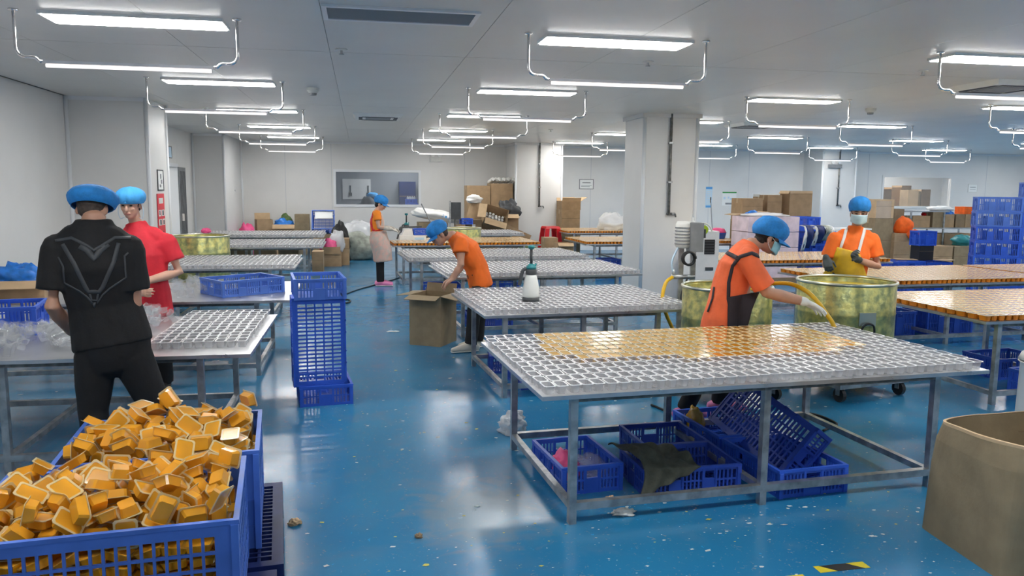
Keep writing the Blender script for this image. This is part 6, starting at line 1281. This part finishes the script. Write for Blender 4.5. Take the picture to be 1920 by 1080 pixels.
# red stool, blue tub, orange cloth before the wall column
t = thing('plastic_stool', 'red plastic stool standing before the wall column', 'stool', (GY(1032, 446, 18.6).x, 18.6, .31), .15)
hs = .52
MB().taper((-.19, -.17, .19, .17), (-.17, -.15, .17, .15), hs-.05, hs).build('seat', 'red', t)
for i in (-1, 1):
    for j in (-1, 1): MB().taper((i*.19-.06, j*.17-.02, i*.19+.06, j*.17+.02), (i*.14-.05, j*.15-.02, i*.14+.05, j*.15+.02), 0, hs-.05).build('leg', 'red', t)
carton('brown box under the red plastic stool', t.location.x, 18.6, 0, .5, .45, .305, .1, closed=True)
x, w_, za, zb = pxrect(980, 440, 1010, 460, 16.6)
crate('blue tub with green bag on the floor beyond the table of jelly cups', (x, 16.8, 0), .44, .4, .36, .2, 'crate_blue')
crumple('green_bag', 'green bag in the blue tub beyond the table of jelly cups', 'bag', (x, 16.8, .1), (.2, .16, .27), 'green', 26, amp=.35)
p = GY(1012, 462, 16.4); crumple('clear_plastic_bag', 'clear bag on the floor beside the blue tub', 'bag', (p.x+.05, 16.5, 0), (.14, .12, .13), 'bag', 27)
pcarton('brown box on the floor between the blue tub and the red stool', 1022, 446, 1046, 462, 17.0, .4, z0=0, closed=True)
pcarton('low brown box of orange cloth beside the red stool', 1046, 456, 1075, 470, 16.5, .4, z0=0, flaps={'f': (130, .1)})
p = GY(1058, 455, 16.7); crumple('orange_cloth', 'orange cloth in the low brown box beside the red stool', 'cloth', (p.x, 16.7, .16), (.22, .14, .14), 'orange_cloth', 28, amp=.3)
# stacked boxes behind the wall column
YS = 20.9
x, w_, za, zb = pxrect(1053, 394, 1088, 450, 19.6)
z1 = zb
carton('brown box on the floor at the foot of the stack behind the wall column', x, 19.9, 0, w_, .6, .62, 0, closed=True, m='card_grey')
carton('middle brown box of the stack behind the wall column', x-.01, 19.9, .622, w_*.97, .58, z1-.62, 0, closed=True)
carton('open box with flaps on top of the stack behind the wall column', x, 19.9, z1+.004, w_*1.0, .55, .22, 0, m='card', flaps={'f': (40, .12), 'r': (60, .2), 'b': (20, .1)})
p = GY(1150, 424, 18.2); crumple('clear_plastic_bag', 'clear plastic bag on the table of jelly cups near the back wall', 'bag', (p.x, 18.3, TZ+CZ), (.33, .25, .22), 'bag', 29, amp=.35)
p = GY(1125, 480, 15.4); crate('blue crate under the table half hidden by the big column', (p.x+.12, 15.3, 0), .40, .4, .34, .1, 'crate_blue')
p = GY(1352, 443, 14.9); t = thing('plastic_basin', 'pink and blue basins stacked on the table behind the pump', 'basin', (p.x-.05, 14.95, TZ+CZ+.001))
MB().lathe([(.14, 0), (.17, .12), (.175, .12), (.165, .11), (.13, .01)], 20).build('blue_basin', 'crate_blue', t, smooth=True); MB().lathe([(.15, .12), (.17, .125), (.13, .2), (.05, .22)], 20).build('pink_lid', 'pink', t, smooth=True)
# ------------------------------------------------------------------ goods at the back on the far side of the big column
Y0 = 15.2
def stackbox(label, xl, yt, xr, yb, Y, d, low_label, m='card', lm='card_grey', **kw):
    x, w_, za, zb = pxrect(xl, yt, xr, yb, Y)
    carton(low_label, x, Y+d/2, 0, w_*1.02, d*1.02, za-.003, closed=True, m=lm); return carton(label, x, Y+d/2, za, w_, d, zb-za, m=m, **kw)
stackbox('tall brown box at the near edge of the stack beyond the pump', 1391, 372, 1429, 412, Y0, .5, 'lower brown box at the near edge of the stack beyond the pump', closed=True)
stackbox('open box of blue film with spread flaps beyond the pump', 1389, 401, 1431, 416, Y0-.6, .42, 'brown box under the open box of blue film beyond the pump', m='card', flaps={'f': (125, .14), 'l': (100, .16), 'r': (70, .12)})
p = GY(1411, 398, Y0-.4); crumple('blue_plastic_bag', 'blue plastic film in the open box beyond the pump', 'bag', (p.x, p.y, p.z-.20), (.15, .13, .13), 'blue_bag', 31, amp=.4)
stackbox('square pale brown box between the tall box and the torn box', 1438, 366, 1465, 400, Y0+.15, .35, 'brown box under the square pale box beyond the pump', m='card', lm='card', closed=True)
x, w_, za, zb = pxrect(1480, 358, 1522, 406, Y0)
carton('brown box below the big open box near the far column', x, Y0+.22, 0, w_, .40, za-.003, closed=True, m='card')
carton('big open brown box high on the stack near the far column', x, Y0+.22, za, w_, .40, zb-za, m='card', flaps={'f': (165, .06), 'l': (150, .07)})
carton('pale board lying across the boxes beyond the pump', GY(1447, 363, Y0+.75).x, Y0+.85, 1.60, .6, .3, .05, closed=True, m='offwhite', tape=False)
carton('box in the second row behind the stack beyond the pump', GY(1447, 363, Y0+.75).x, Y0+.95, 0, .40, .5, 1.595, closed=True, m='card')
# shrink wrapped bundle
t = thing('wrapped_pallet_load', 'pale pink wrapped stack of goods behind the woman filling cups', 'bundle', (GY(1450, 470, 13.4).x, 13.75, 0))
wx = (GY(1497, 470, 13.4)-GY(1402, 470, 13.4)).x
MB().box(-wx/2-.03, -.36, 0, wx/2+.03, .36, .12).build('pallet_base', 'card_dark', t)
for k in range(4):
    MB().box(-wx/2, -.33, .125+.285*k, wx/2, .33, .125+.285*(k+1)-.012).build('wrapped_layer', 'pinkwrap', t)
MB().blob((0, 0, 1.27), (wx*.49, .32, .05), amp=.4, sc=5).build('film_top', 'bag', t, smooth=True)
# blue crates with hanging clothes
for k in range(5): crate('blue crate, %s of the stack by the hanging clothes' % ['lowest', 'second from below', 'middle one', 'fourth from below', 'topmost'][k], (GY(1496, 470, 14.3).x+.12, 14.5, .245*k), .62, .44, .24, 0, 'crate_blue')
for k in range(4): crate('blue crate, %s of the stack under the hanging clothes' % ['lowest', 'second from below', 'third from below', 'topmost'][k], (GY(1535, 470, 13.6).x, 13.8, .245*k), .62, .44, .24, 0, 'crate_blue')
xh = GY(1532, 420, 13.45).x
t = thing('clothes_bundle', 'white and navy clothes hanging over the blue crates behind the yellow apron man', 'clothes', (xh, 13.5, .62))
for k, (dx, m_, wd_) in enumerate(((-.24, 'white', .05), (-.15, 'navy', .14), (-.02, 'offwhite', .06), (.08, 'navy', .16), (.22, 'sack', .12), (.31, 'white', .05))):
    q = MB(); n = 6
    pts = [[(dx-wd_/2+wd_*j/3+.02*math.sin(j*2+i), -.05-.05*math.sin(i*.9)-.02*math.cos(j*3), .46-.46*i/5*(1-.10*k)) for j in range(4)] for i in range(6)] + []
    pts = [[(x, .10, .475) for x, y, z in pts[0]]] + pts
    q.add([V(p_) for r in pts for p_ in r], [(i*4+j, i*4+j+1, (i+1)*4+j+1, (i+1)*4+j) for i in range(6) for j in range(3)])
    o = q.build('garment', m_, t, smooth=True); sd = o.modifiers.new('t', 'SOLIDIFY'); sd.thickness = .012
o = MB().box(-.6, -.1, .0, .5, .25, .03).build('white_board', 'white', None, (GY(1575, 402, 13.9).x, 13.7, 1.0)); tag(o, 'white lid board lying on the blue crates behind the yellow apron man', 'board')
# boxes and shelves beyond the man in the yellow apron
YB2 = 14.2
stackbox('shiny wrapped brown box on the stack beyond the yellow apron man', 1641, 374, 1675, 409, YB2, .45, 'brown box under the shiny wrapped box', m='card_light', lm='card_grey', closed=True)
p = GY(1658, 372, YB2); o = MB().box(-.165, -.235, 0, .165, .235, .345).build('plastic_wrap', 'clear', None, (p.x, YB2+.225, GY(1658, 409, YB2).z-.002)); tag(o, 'clear wrap around the shiny brown box beyond the yellow apron man', 'wrap')
stackbox('brown box with orange clothes beside the shiny wrapped box', 1677, 438, 1706, 452, YB2-.1, .45, 'brown box on the floor under the orange clothes', closed=True, lm='card')
p = GY(1693, 438, YB2+.1); crumple('orange_clothes', 'bright orange clothes piled on brown boxes beyond the yellow apron man', 'clothes', (p.x, p.y, p.z), (.17, .15, .20), 'orange_cloth', 33, amp=.22, sc=1.6)
p = GY(1707, 437, YB2-.1); crumple('orange_clothes', 'bundle of orange cloth slipping from the boxes beside the rack', 'clothes', (p.x+.03, p.y-.1, p.z-.10), (.14, .12, .10), 'orange_cloth', 34, amp=.2)
pcarton('brown box behind the orange clothes', 1676, 392, 1694, 420, YB2+.6, .4, z0=0, closed=True, m='card_dark')
# rack
YR = 15.4
xa, xb = GY(1706, 430, YR).x, GY(1832, 430, YR).x; zA, zB = GY(1770, 427, YR).z, GY(1770, 395, YR+.3).z
t = thing('steel_rack', 'steel shelf rack of boxes under the store window', 'rack', (xa, YR, 0))
W_ = xb-xa
for z in (.30, zA, ): MB().box(0, 0, z-.03, W_, .55, z).build('shelf', 'sheet', t)
MB().box(-.12, 0.1, zB-.03, W_*.62, .55, zB).build('shelf', 'sheet', t)
for x in (.02, W_/2, W_-.02):
    for y in (.02, .53): MB().box(x-.015, y-.015, 0, x+.015, y+.015, zB-.03 if x < W_*.6 else zA+.35).build('leg', 'steel', t)
def shelfbox(label, xl, yt, xr, z0, Y=YR+.1, d=.36, m='card', **kw):
    a, c = GY(xl, 425, Y), GY(xr, 425, Y); zt = GY((xl+xr)/2, yt, Y).z; return carton(label, (a.x+c.x)/2, Y+d/2, z0+.001, c.x-a.x, d, max(.08, zt-z0), m=m, **kw)
shelfbox('brown box with red print on the rack shelf', 1711, 405, 1743, zA, closed=True)
o = crumple('red_bag', 'small red bag at the brown box on the rack', 'bag', (GY(1735, 404, YR+.25).x, YR+.3, GY(1727, 405, YR+.1).z), (.05, .05, .04), 'red', 36, amp=.3)
shelfbox('tall brown box in the middle of the rack shelf', 1748, 398, 1768, zA, closed=True, m='card_grey')
shelfbox('brown box with blue film on the rack shelf', 1771, 402, 1788, zA, flaps={})
p = GY(1778, 399, YR+.25); crumple('blue_plastic_bag', 'blue film in the box on the rack shelf', 'bag', (p.x, p.y+.04, p.z-.12), (.12, .12, .10), 'blue_bag', 37, amp=.4)
shelfbox('dark brown box on the rack shelf beside the blue film box', 1791, 402, 1808, zA, closed=True, m='card_dark')
shelfbox('brown box at the end of the rack shelf next to the crate stack', 1809, 402, 1826, zA, closed=True, m='card')
t2 = shelfbox('orange printed box above the rack shelf end', 1806, 388, 1823, GY(1817, 402, YR+.1).z+.004, d=.3, closed=True, m='orange_cloth', tape=False)
o = crumple('red_bag', 'red bag between the rack and the tall blue crates', 'bag', (GY(1830, 415, YR).x, YR+.2, zA), (.06, .08, .13), 'red', 38, amp=.3)
o = crumple('white_plastic_bag', 'white bag lying on the top shelf of the rack', 'bag', (GY(1770, 388, YR+.3).x-.1, YR+.3, zB), (.30, .14, .06), 'white', 39, amp=.4)
for k, (xl, xr, m_) in enumerate(((1707, 1735, 'card'), (1737, 1768, 'card_grey'), (1772, 1800, 'card_dark'), (1803, 1826, 'card'))):
    shelfbox('brown box on the low rack shelf, %s from the orange clothes' % ['first', 'second', 'third', 'fourth'][k], xl, 438, xr, .30, m=m_, closed=True)
for k, (xl, xr, m_) in enumerate(((1700, 1745, 'card_grey'), (1750, 1790, 'card'), (1793, 1830, 'card_grey'))):
    shelfbox('brown box on the floor before the rack, %s from the orange clothes' % ['first', 'second', 'third'][k], xl, 462, xr, 0, Y=YR-.6, d=.5, m=m_, closed=True)
o = crumple('blue_plastic_bag', 'dark blue bag on the floor boxes beside the tall blue crates', 'bag', (GY(1815, 448, YR-.5).x, YR-.35, GY(1810, 462, YR-.6).z+.002), (.22, .16, .13), 'teal', 40, amp=.4)
# blue crates on the floor before the rack
YC = 11.9
xc = pxrect(1686, 468, 1788, 500, YC)
t = crate('blue crate holding torn cardboard, behind the long table of jelly cups', (xc[0]-xc[1]/4, YC+.25, .25), xc[1]/2-.03, .44, .30, 0, 'crate_blue'); t2 = crate('blue crate next to the crate of torn cardboard', (xc[0]+xc[1]/4, YC+.25, .25), xc[1]/2-.03, .44, .28, 0, 'crate_blue')
crate('blue crate beneath the crate of torn cardboard', (xc[0]-xc[1]/4, YC+.25, 0), xc[1]/2-.03, .44, .24, 0, 'crate_blue'); crate('blue crate beneath its neighbour by the torn cardboard', (xc[0]+xc[1]/4, YC+.25, 0), xc[1]/2-.03, .44, .24, 0, 'crate_blue')
x, w_, za, zb = pxrect(1722, 434, 1760, 466, YC+.1)
carton('black base box under the small blue tub on the crates', x+.05, YC+.32, .552, w_*.72, .22, .25, closed=True, m='black', tape=False)
crate('small blue tub standing on the black box above the crates', (x+.05, YC+.32, .805), w_*.8, .24, zb-.805, 0, 'crate_blue')
for k, (dx, dy, rz, lb) in enumerate(((.36, -.12, .5, 'torn cardboard piece sticking out over the blue crate edge'), (-.36, -.05, -.3, 'torn cardboard piece lying in the blue crate'), (.2, .12, .2, 'torn cardboard strip beside the small blue tub'))):
    t = carton(lb, x+dx, YC+.25+dy, .555+.012*k, .34, .2, .012, rz, closed=True, tape=False, m='card_light' if k == 0 else 'card')
# tall stacks of blue crates
YK = 11.15; xk = GY(1827, 470, YK).x
KR = math.radians(-32); kc = V((math.cos(KR), math.sin(KR), 0)); kd = V((-math.sin(KR), math.cos(KR), 0)); k0_ = V((xk, YK, 0))+kd*.22
cols = tuple((*(k0_+kc*f)[:2], n_, nm_) for f, n_, nm_ in ((.31, 7, 'first'), (.95, 8, 'second')))
OR = ['lowest', 'second', 'third', 'fourth', 'fifth', 'sixth', 'seventh', 'topmost']
for cx_, cy_, n, nm in cols:
    for k in range(n): crate('blue crate in the %s tall stack beside the rack, %s from below' % (nm, OR[k]), (cx_+.008*math.sin(k*2.1), cy_, .238*k), .62, .44, .235, KR, 'crate_pale' if k > n-3 else 'crate_blue', group='tall stacks of blue crates')
# ------------------------------------------------------------------ behind the two windows
def roombox(label, x, y, z, w_, d, h, m): return carton(label, x, y, z, w_, d, h, closed=True, m=m, tape=False)
t = tag(MB().box(-.35, -.35, -.03, .35, .35, 0).build('ceiling_light', 'lamp_dim', None, (1.4, YB+1.9, CEIL)), 'light panel in the dim room behind the back wall window', 'light')
t = tag(MB().box(-.9, -.3, -.03, .9, .3, 0).build('ceiling_light', 'lamp', None, (17.0, YB+1.6, CEIL)), 'light panel in the store room behind the right hand window', 'light')
t['label'] = 'light panel in the box store behind the window over the rack'
YI = YB+2.2
t = thing('white_board', 'white board with two dark marks seen through the back wall window', 'board', (.05, YB+3.318, 1.35))
MB().box(-.55, 0, 0, .30, .03, .62).build('panel', 'white', t)
for x in (-.32, .22): MB().box(x-.02, -.02, .18, x+.02, 0, .42).box(x-.05, -.03, .10, x+.05, 0, .2).build('bracket', 'dark_grey', t)
for k in range(2):
    crate('dark blue crate in the room behind the window, %s of two' % ['lower', 'upper'][k], (-.30, YI, .695+.25*k), .7, .45, .245, 0, 'crate_deep')
    crate('blue crate by the far side of the window room, %s of two' % ['lower', 'upper'][k], (1.75, YI+.2, .695+.28*k), .62, .45, .275, 0, 'crate_blue')
roombox('grey bench with crates in the room behind the window', .6, YI+.25, 0, 3.4, .9, .69, 'grey')
roombox('tall dark blue cabinet in the room behind the window', 1.45, YI+.9, .7, .5, .4, 1.2, 'navy')
crumple('black_bag', 'dark heap behind the window above the woman in the pink apron', 'bag', (.35, YI-.1, .7), (.45, .25, .42), 'dark_grey', 44, amp=.3)
crumple('blue_cap_cloth', 'blue cloth on the dark heap behind the window', 'cloth', (.38, YI-.1, 1.42), (.16, .14, .09), 'cap_bright', 45, amp=.2)
crate('small blue crate with white bottles just inside the window', (1.40, YB+.42, 1.15), .30, .28, .26, 0, 'crate_blue')
roombox('ledge inside the window room under the small blue crate', .5, YB+.42, 0, 2.2, .4, 1.14, 'dim_wall')
roombox('small white carton on the ledge inside the window', -.52, YB+.40, 1.142, .16, .12, .12, 'white')
for k in range(4): tag(MB().lathe([(.03, 0), (.03, .07), (.012, .09), (.012, .11)], 10).build('white_bottle', 'white', None, (1.31+.06*k, YB+.42, 1.385)), 'white bottle top in the small blue crate inside the window', 'bottle', 'white bottles inside the window')
for k in range(7):
    roombox('brown box in the store behind the window over the rack, column %s' % ['one', 'two', 'three', 'four', 'five', 'six', 'seven'][k], 15.95+.36*k, YB+1.5, 0, .34, .5, 1.92-.06*((k*3) % 4), ['card_dark', 'card_grey', 'card_dark', 'card', 'card_dark', 'card_grey', 'card_dark'][k])
roombox('pale brown box before the others behind the window over the rack', 17.15, YB+.8, 0, .36, .4, 1.78, 'card_light')
t = tag(MB().box(-.75, 0, 0, .75, .03, .34).build('grey_board', 'grey', None, (17.0, YB+3.318, 1.98)), 'grey board on the store room wall behind the window over the rack', 'board')
# ------------------------------------------------------------------ under the tables
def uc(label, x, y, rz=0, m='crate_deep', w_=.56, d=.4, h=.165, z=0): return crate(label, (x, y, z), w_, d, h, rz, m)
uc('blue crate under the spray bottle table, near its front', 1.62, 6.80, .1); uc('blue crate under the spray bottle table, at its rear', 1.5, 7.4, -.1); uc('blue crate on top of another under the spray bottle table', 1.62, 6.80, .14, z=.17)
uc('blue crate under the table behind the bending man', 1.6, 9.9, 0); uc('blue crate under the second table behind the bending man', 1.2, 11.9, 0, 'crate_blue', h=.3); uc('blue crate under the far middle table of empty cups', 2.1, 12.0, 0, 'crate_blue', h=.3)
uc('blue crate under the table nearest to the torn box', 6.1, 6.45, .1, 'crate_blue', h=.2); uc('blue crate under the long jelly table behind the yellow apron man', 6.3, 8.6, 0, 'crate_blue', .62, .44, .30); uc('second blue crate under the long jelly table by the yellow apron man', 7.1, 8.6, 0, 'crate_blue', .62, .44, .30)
uc('blue crate under the jelly table at the rear of the torn box', 5.85, 5.65, .1, 'crate_blue', .5, .4, .22); uc('blue crate under the jelly table beside the big column', 5.6, 11.0, 0, 'crate_blue', .62, .44, .3)
pcarton('brown box on the floor under the table of the yellow green drum', 585, 472, 606, 488, 16.0, .4, z0=0, closed=True)
for k, (xl, xr) in enumerate(((432, 470), (476, 515), (522, 560))): under('brown box on the floor below the corner tables, %s from the corner' % ['first', 'second', 'third'][k], xl, xr, 18.5, .45, .36, m=['card_grey', 'card', 'card_dark'][k])
# white plastic bin at the frame edge
t = thing('plastic_bin', 'white plastic bin standing behind the large torn box', 'bin', (4.74, 4.63, 0))
MB().lathe([(.16, 0), (.20, .02), (.17, .10), (.165, .55), (.18, .56), (.17, .565), (.155, .55), (.155, .1)], 28).build('bin_body', 'white', t, smooth=True); MB().lathe([(.15, .57), (.18, .575), (.16, .62), (.05, .64)], 28).build('lid', 'offwhite', t, smooth=True)
# ------------------------------------------------------------------ on the floor
p = G(966, 812); crumple('clear_plastic_bag', 'crumpled pale plastic bag by the rear leg of the nearest table', 'bag', (p.x-.02, p.y+.0, 0), (.085, .07, .085), 'bag', 50, amp=.7, sc=3)
p = G(1170, 965); crumple('plastic_scrap', 'whitish plastic scrap on the floor under the nearest table edge', 'scrap', (p.x, p.y, 0), (.06, .03, .018), 'offwhite', 51, amp=.7)
p = G(1145, 942); crumple('plastic_scrap', 'small pale scrap beside the lower rail of the nearest table', 'scrap', (p.x, p.y, 0), (.03, .025, .02), 'card_light', 52, amp=.6)
p = G(553, 983); crumple('plastic_scrap', 'small brown scrap on the floor beside the dark pallet', 'scrap', (p.x, p.y, 0), (.03, .025, .015), 'card_light', 53, amp=.6)
p = G(392, 692); crumple('plastic_scrap', 'white plastic scrap on the floor under the cup block table', 'scrap', (p.x, p.y, 0), (.16, .08, .04), 'bag', 54, amp=.6)
p = G(738, 622); crumple('plastic_scrap', 'flat white scrap on the aisle floor beside the open box', 'scrap', (p.x, p.y, 0), (.07, .03, .006), 'white', 55, amp=.5)
p = G(785, 1008); crumple('plastic_scrap', 'small dark brown scrap on the open aisle floor', 'scrap', (p.x, p.y, 0), (.018, .014, .012), 'card_dark', 56, amp=.6)
random.seed(21); q = MB(); q2 = MB()
for k in range(1000):
    x, y = (random.uniform(-.3, 4.6), random.uniform(2.2, 7.5)) if k % 3 else (random.uniform(-3, 5.5), random.uniform(5, 14))
    if k % 5 == 0: x, y = random.gauss(1.9, .9), random.gauss(3.55, .35)
    s = random.choice((.003, .004, .005, .006, .009, .014)) * random.uniform(.6, 1.2); a = random.random()*PI; n = random.randint(4, 6)
    pts = [(x + s*random.uniform(.5, 1.1)*math.cos(a+2*PI*i/n)*1.5, y + s*random.uniform(.5, 1.1)*math.sin(a+2*PI*i/n)*.9, .0012 + random.random()*s*.2) for i in range(n)]
    (q2 if random.random() < .3 else q).add(pts, [tuple(range(n))])
o = q.build('white_crumbs', 'litter'); o['kind'] = 'stuff'; tag(o, 'tiny whitish scraps strewn over the blue floor', 'crumbs')
o = q2.build('yellow_crumbs', 'litter_yellow'); o['kind'] = 'stuff'; tag(o, 'tiny yellow jelly scraps strewn over the blue floor', 'crumbs')
hose('black_cable', 'black cable running over the floor past the woman in the pink apron', [G(640, 556)+Zv*.008, G(668, 545)+Zv*.008, G(700, 536)+Zv*.008, G(735, 526)+Zv*.008, G(752, 520)+Zv*.008], .010, 'black', 'cable')
hose('black_cable', 'black cable end curled on the aisle floor beside the standing crates', [G(640, 566)+Zv*.01, G(650, 563)+Zv*.01, G(657, 565)+Zv*.01, G(652, 569)+Zv*.01, G(642, 569)+Zv*.01], .012, 'black', 'cable')
hose('black_cable', 'black cable looping on the floor under the spray bottle table', [V((2.1, 8.3, .01)), V((2.5, 8.5, .01)), V((2.9, 8.2, .01)), V((2.6, 7.9, .01)), V((3.1, 7.8, .01)), V((3.2, 8.6, .01))], .010, 'black', 'cable')
hose('black_cable', 'black cable on the floor at the feet of the woman filling cups', [V((2.3, 5.9, .01)), V((2.45, 5.5, .01)), V((2.9, 5.35, .01)), V((3.4, 5.5, .01)), V((3.5, 5.2, .01)), V((3.3, 5.05, .01))], .009, 'black', 'cable')

crumple('clear_plastic_bag', 'pale plastic bag on the corridor floor behind the open doorway', 'bag', (-4.75, 17.25, 0), (.45, .35, .75), 'bag', 60, amp=.3)
carton('pale yellow carton standing in the corridor behind the open doorway', -5.6, 17.9, 0, .8, .5, 1.1, 0, m='offwhite', closed=True, tape=False)
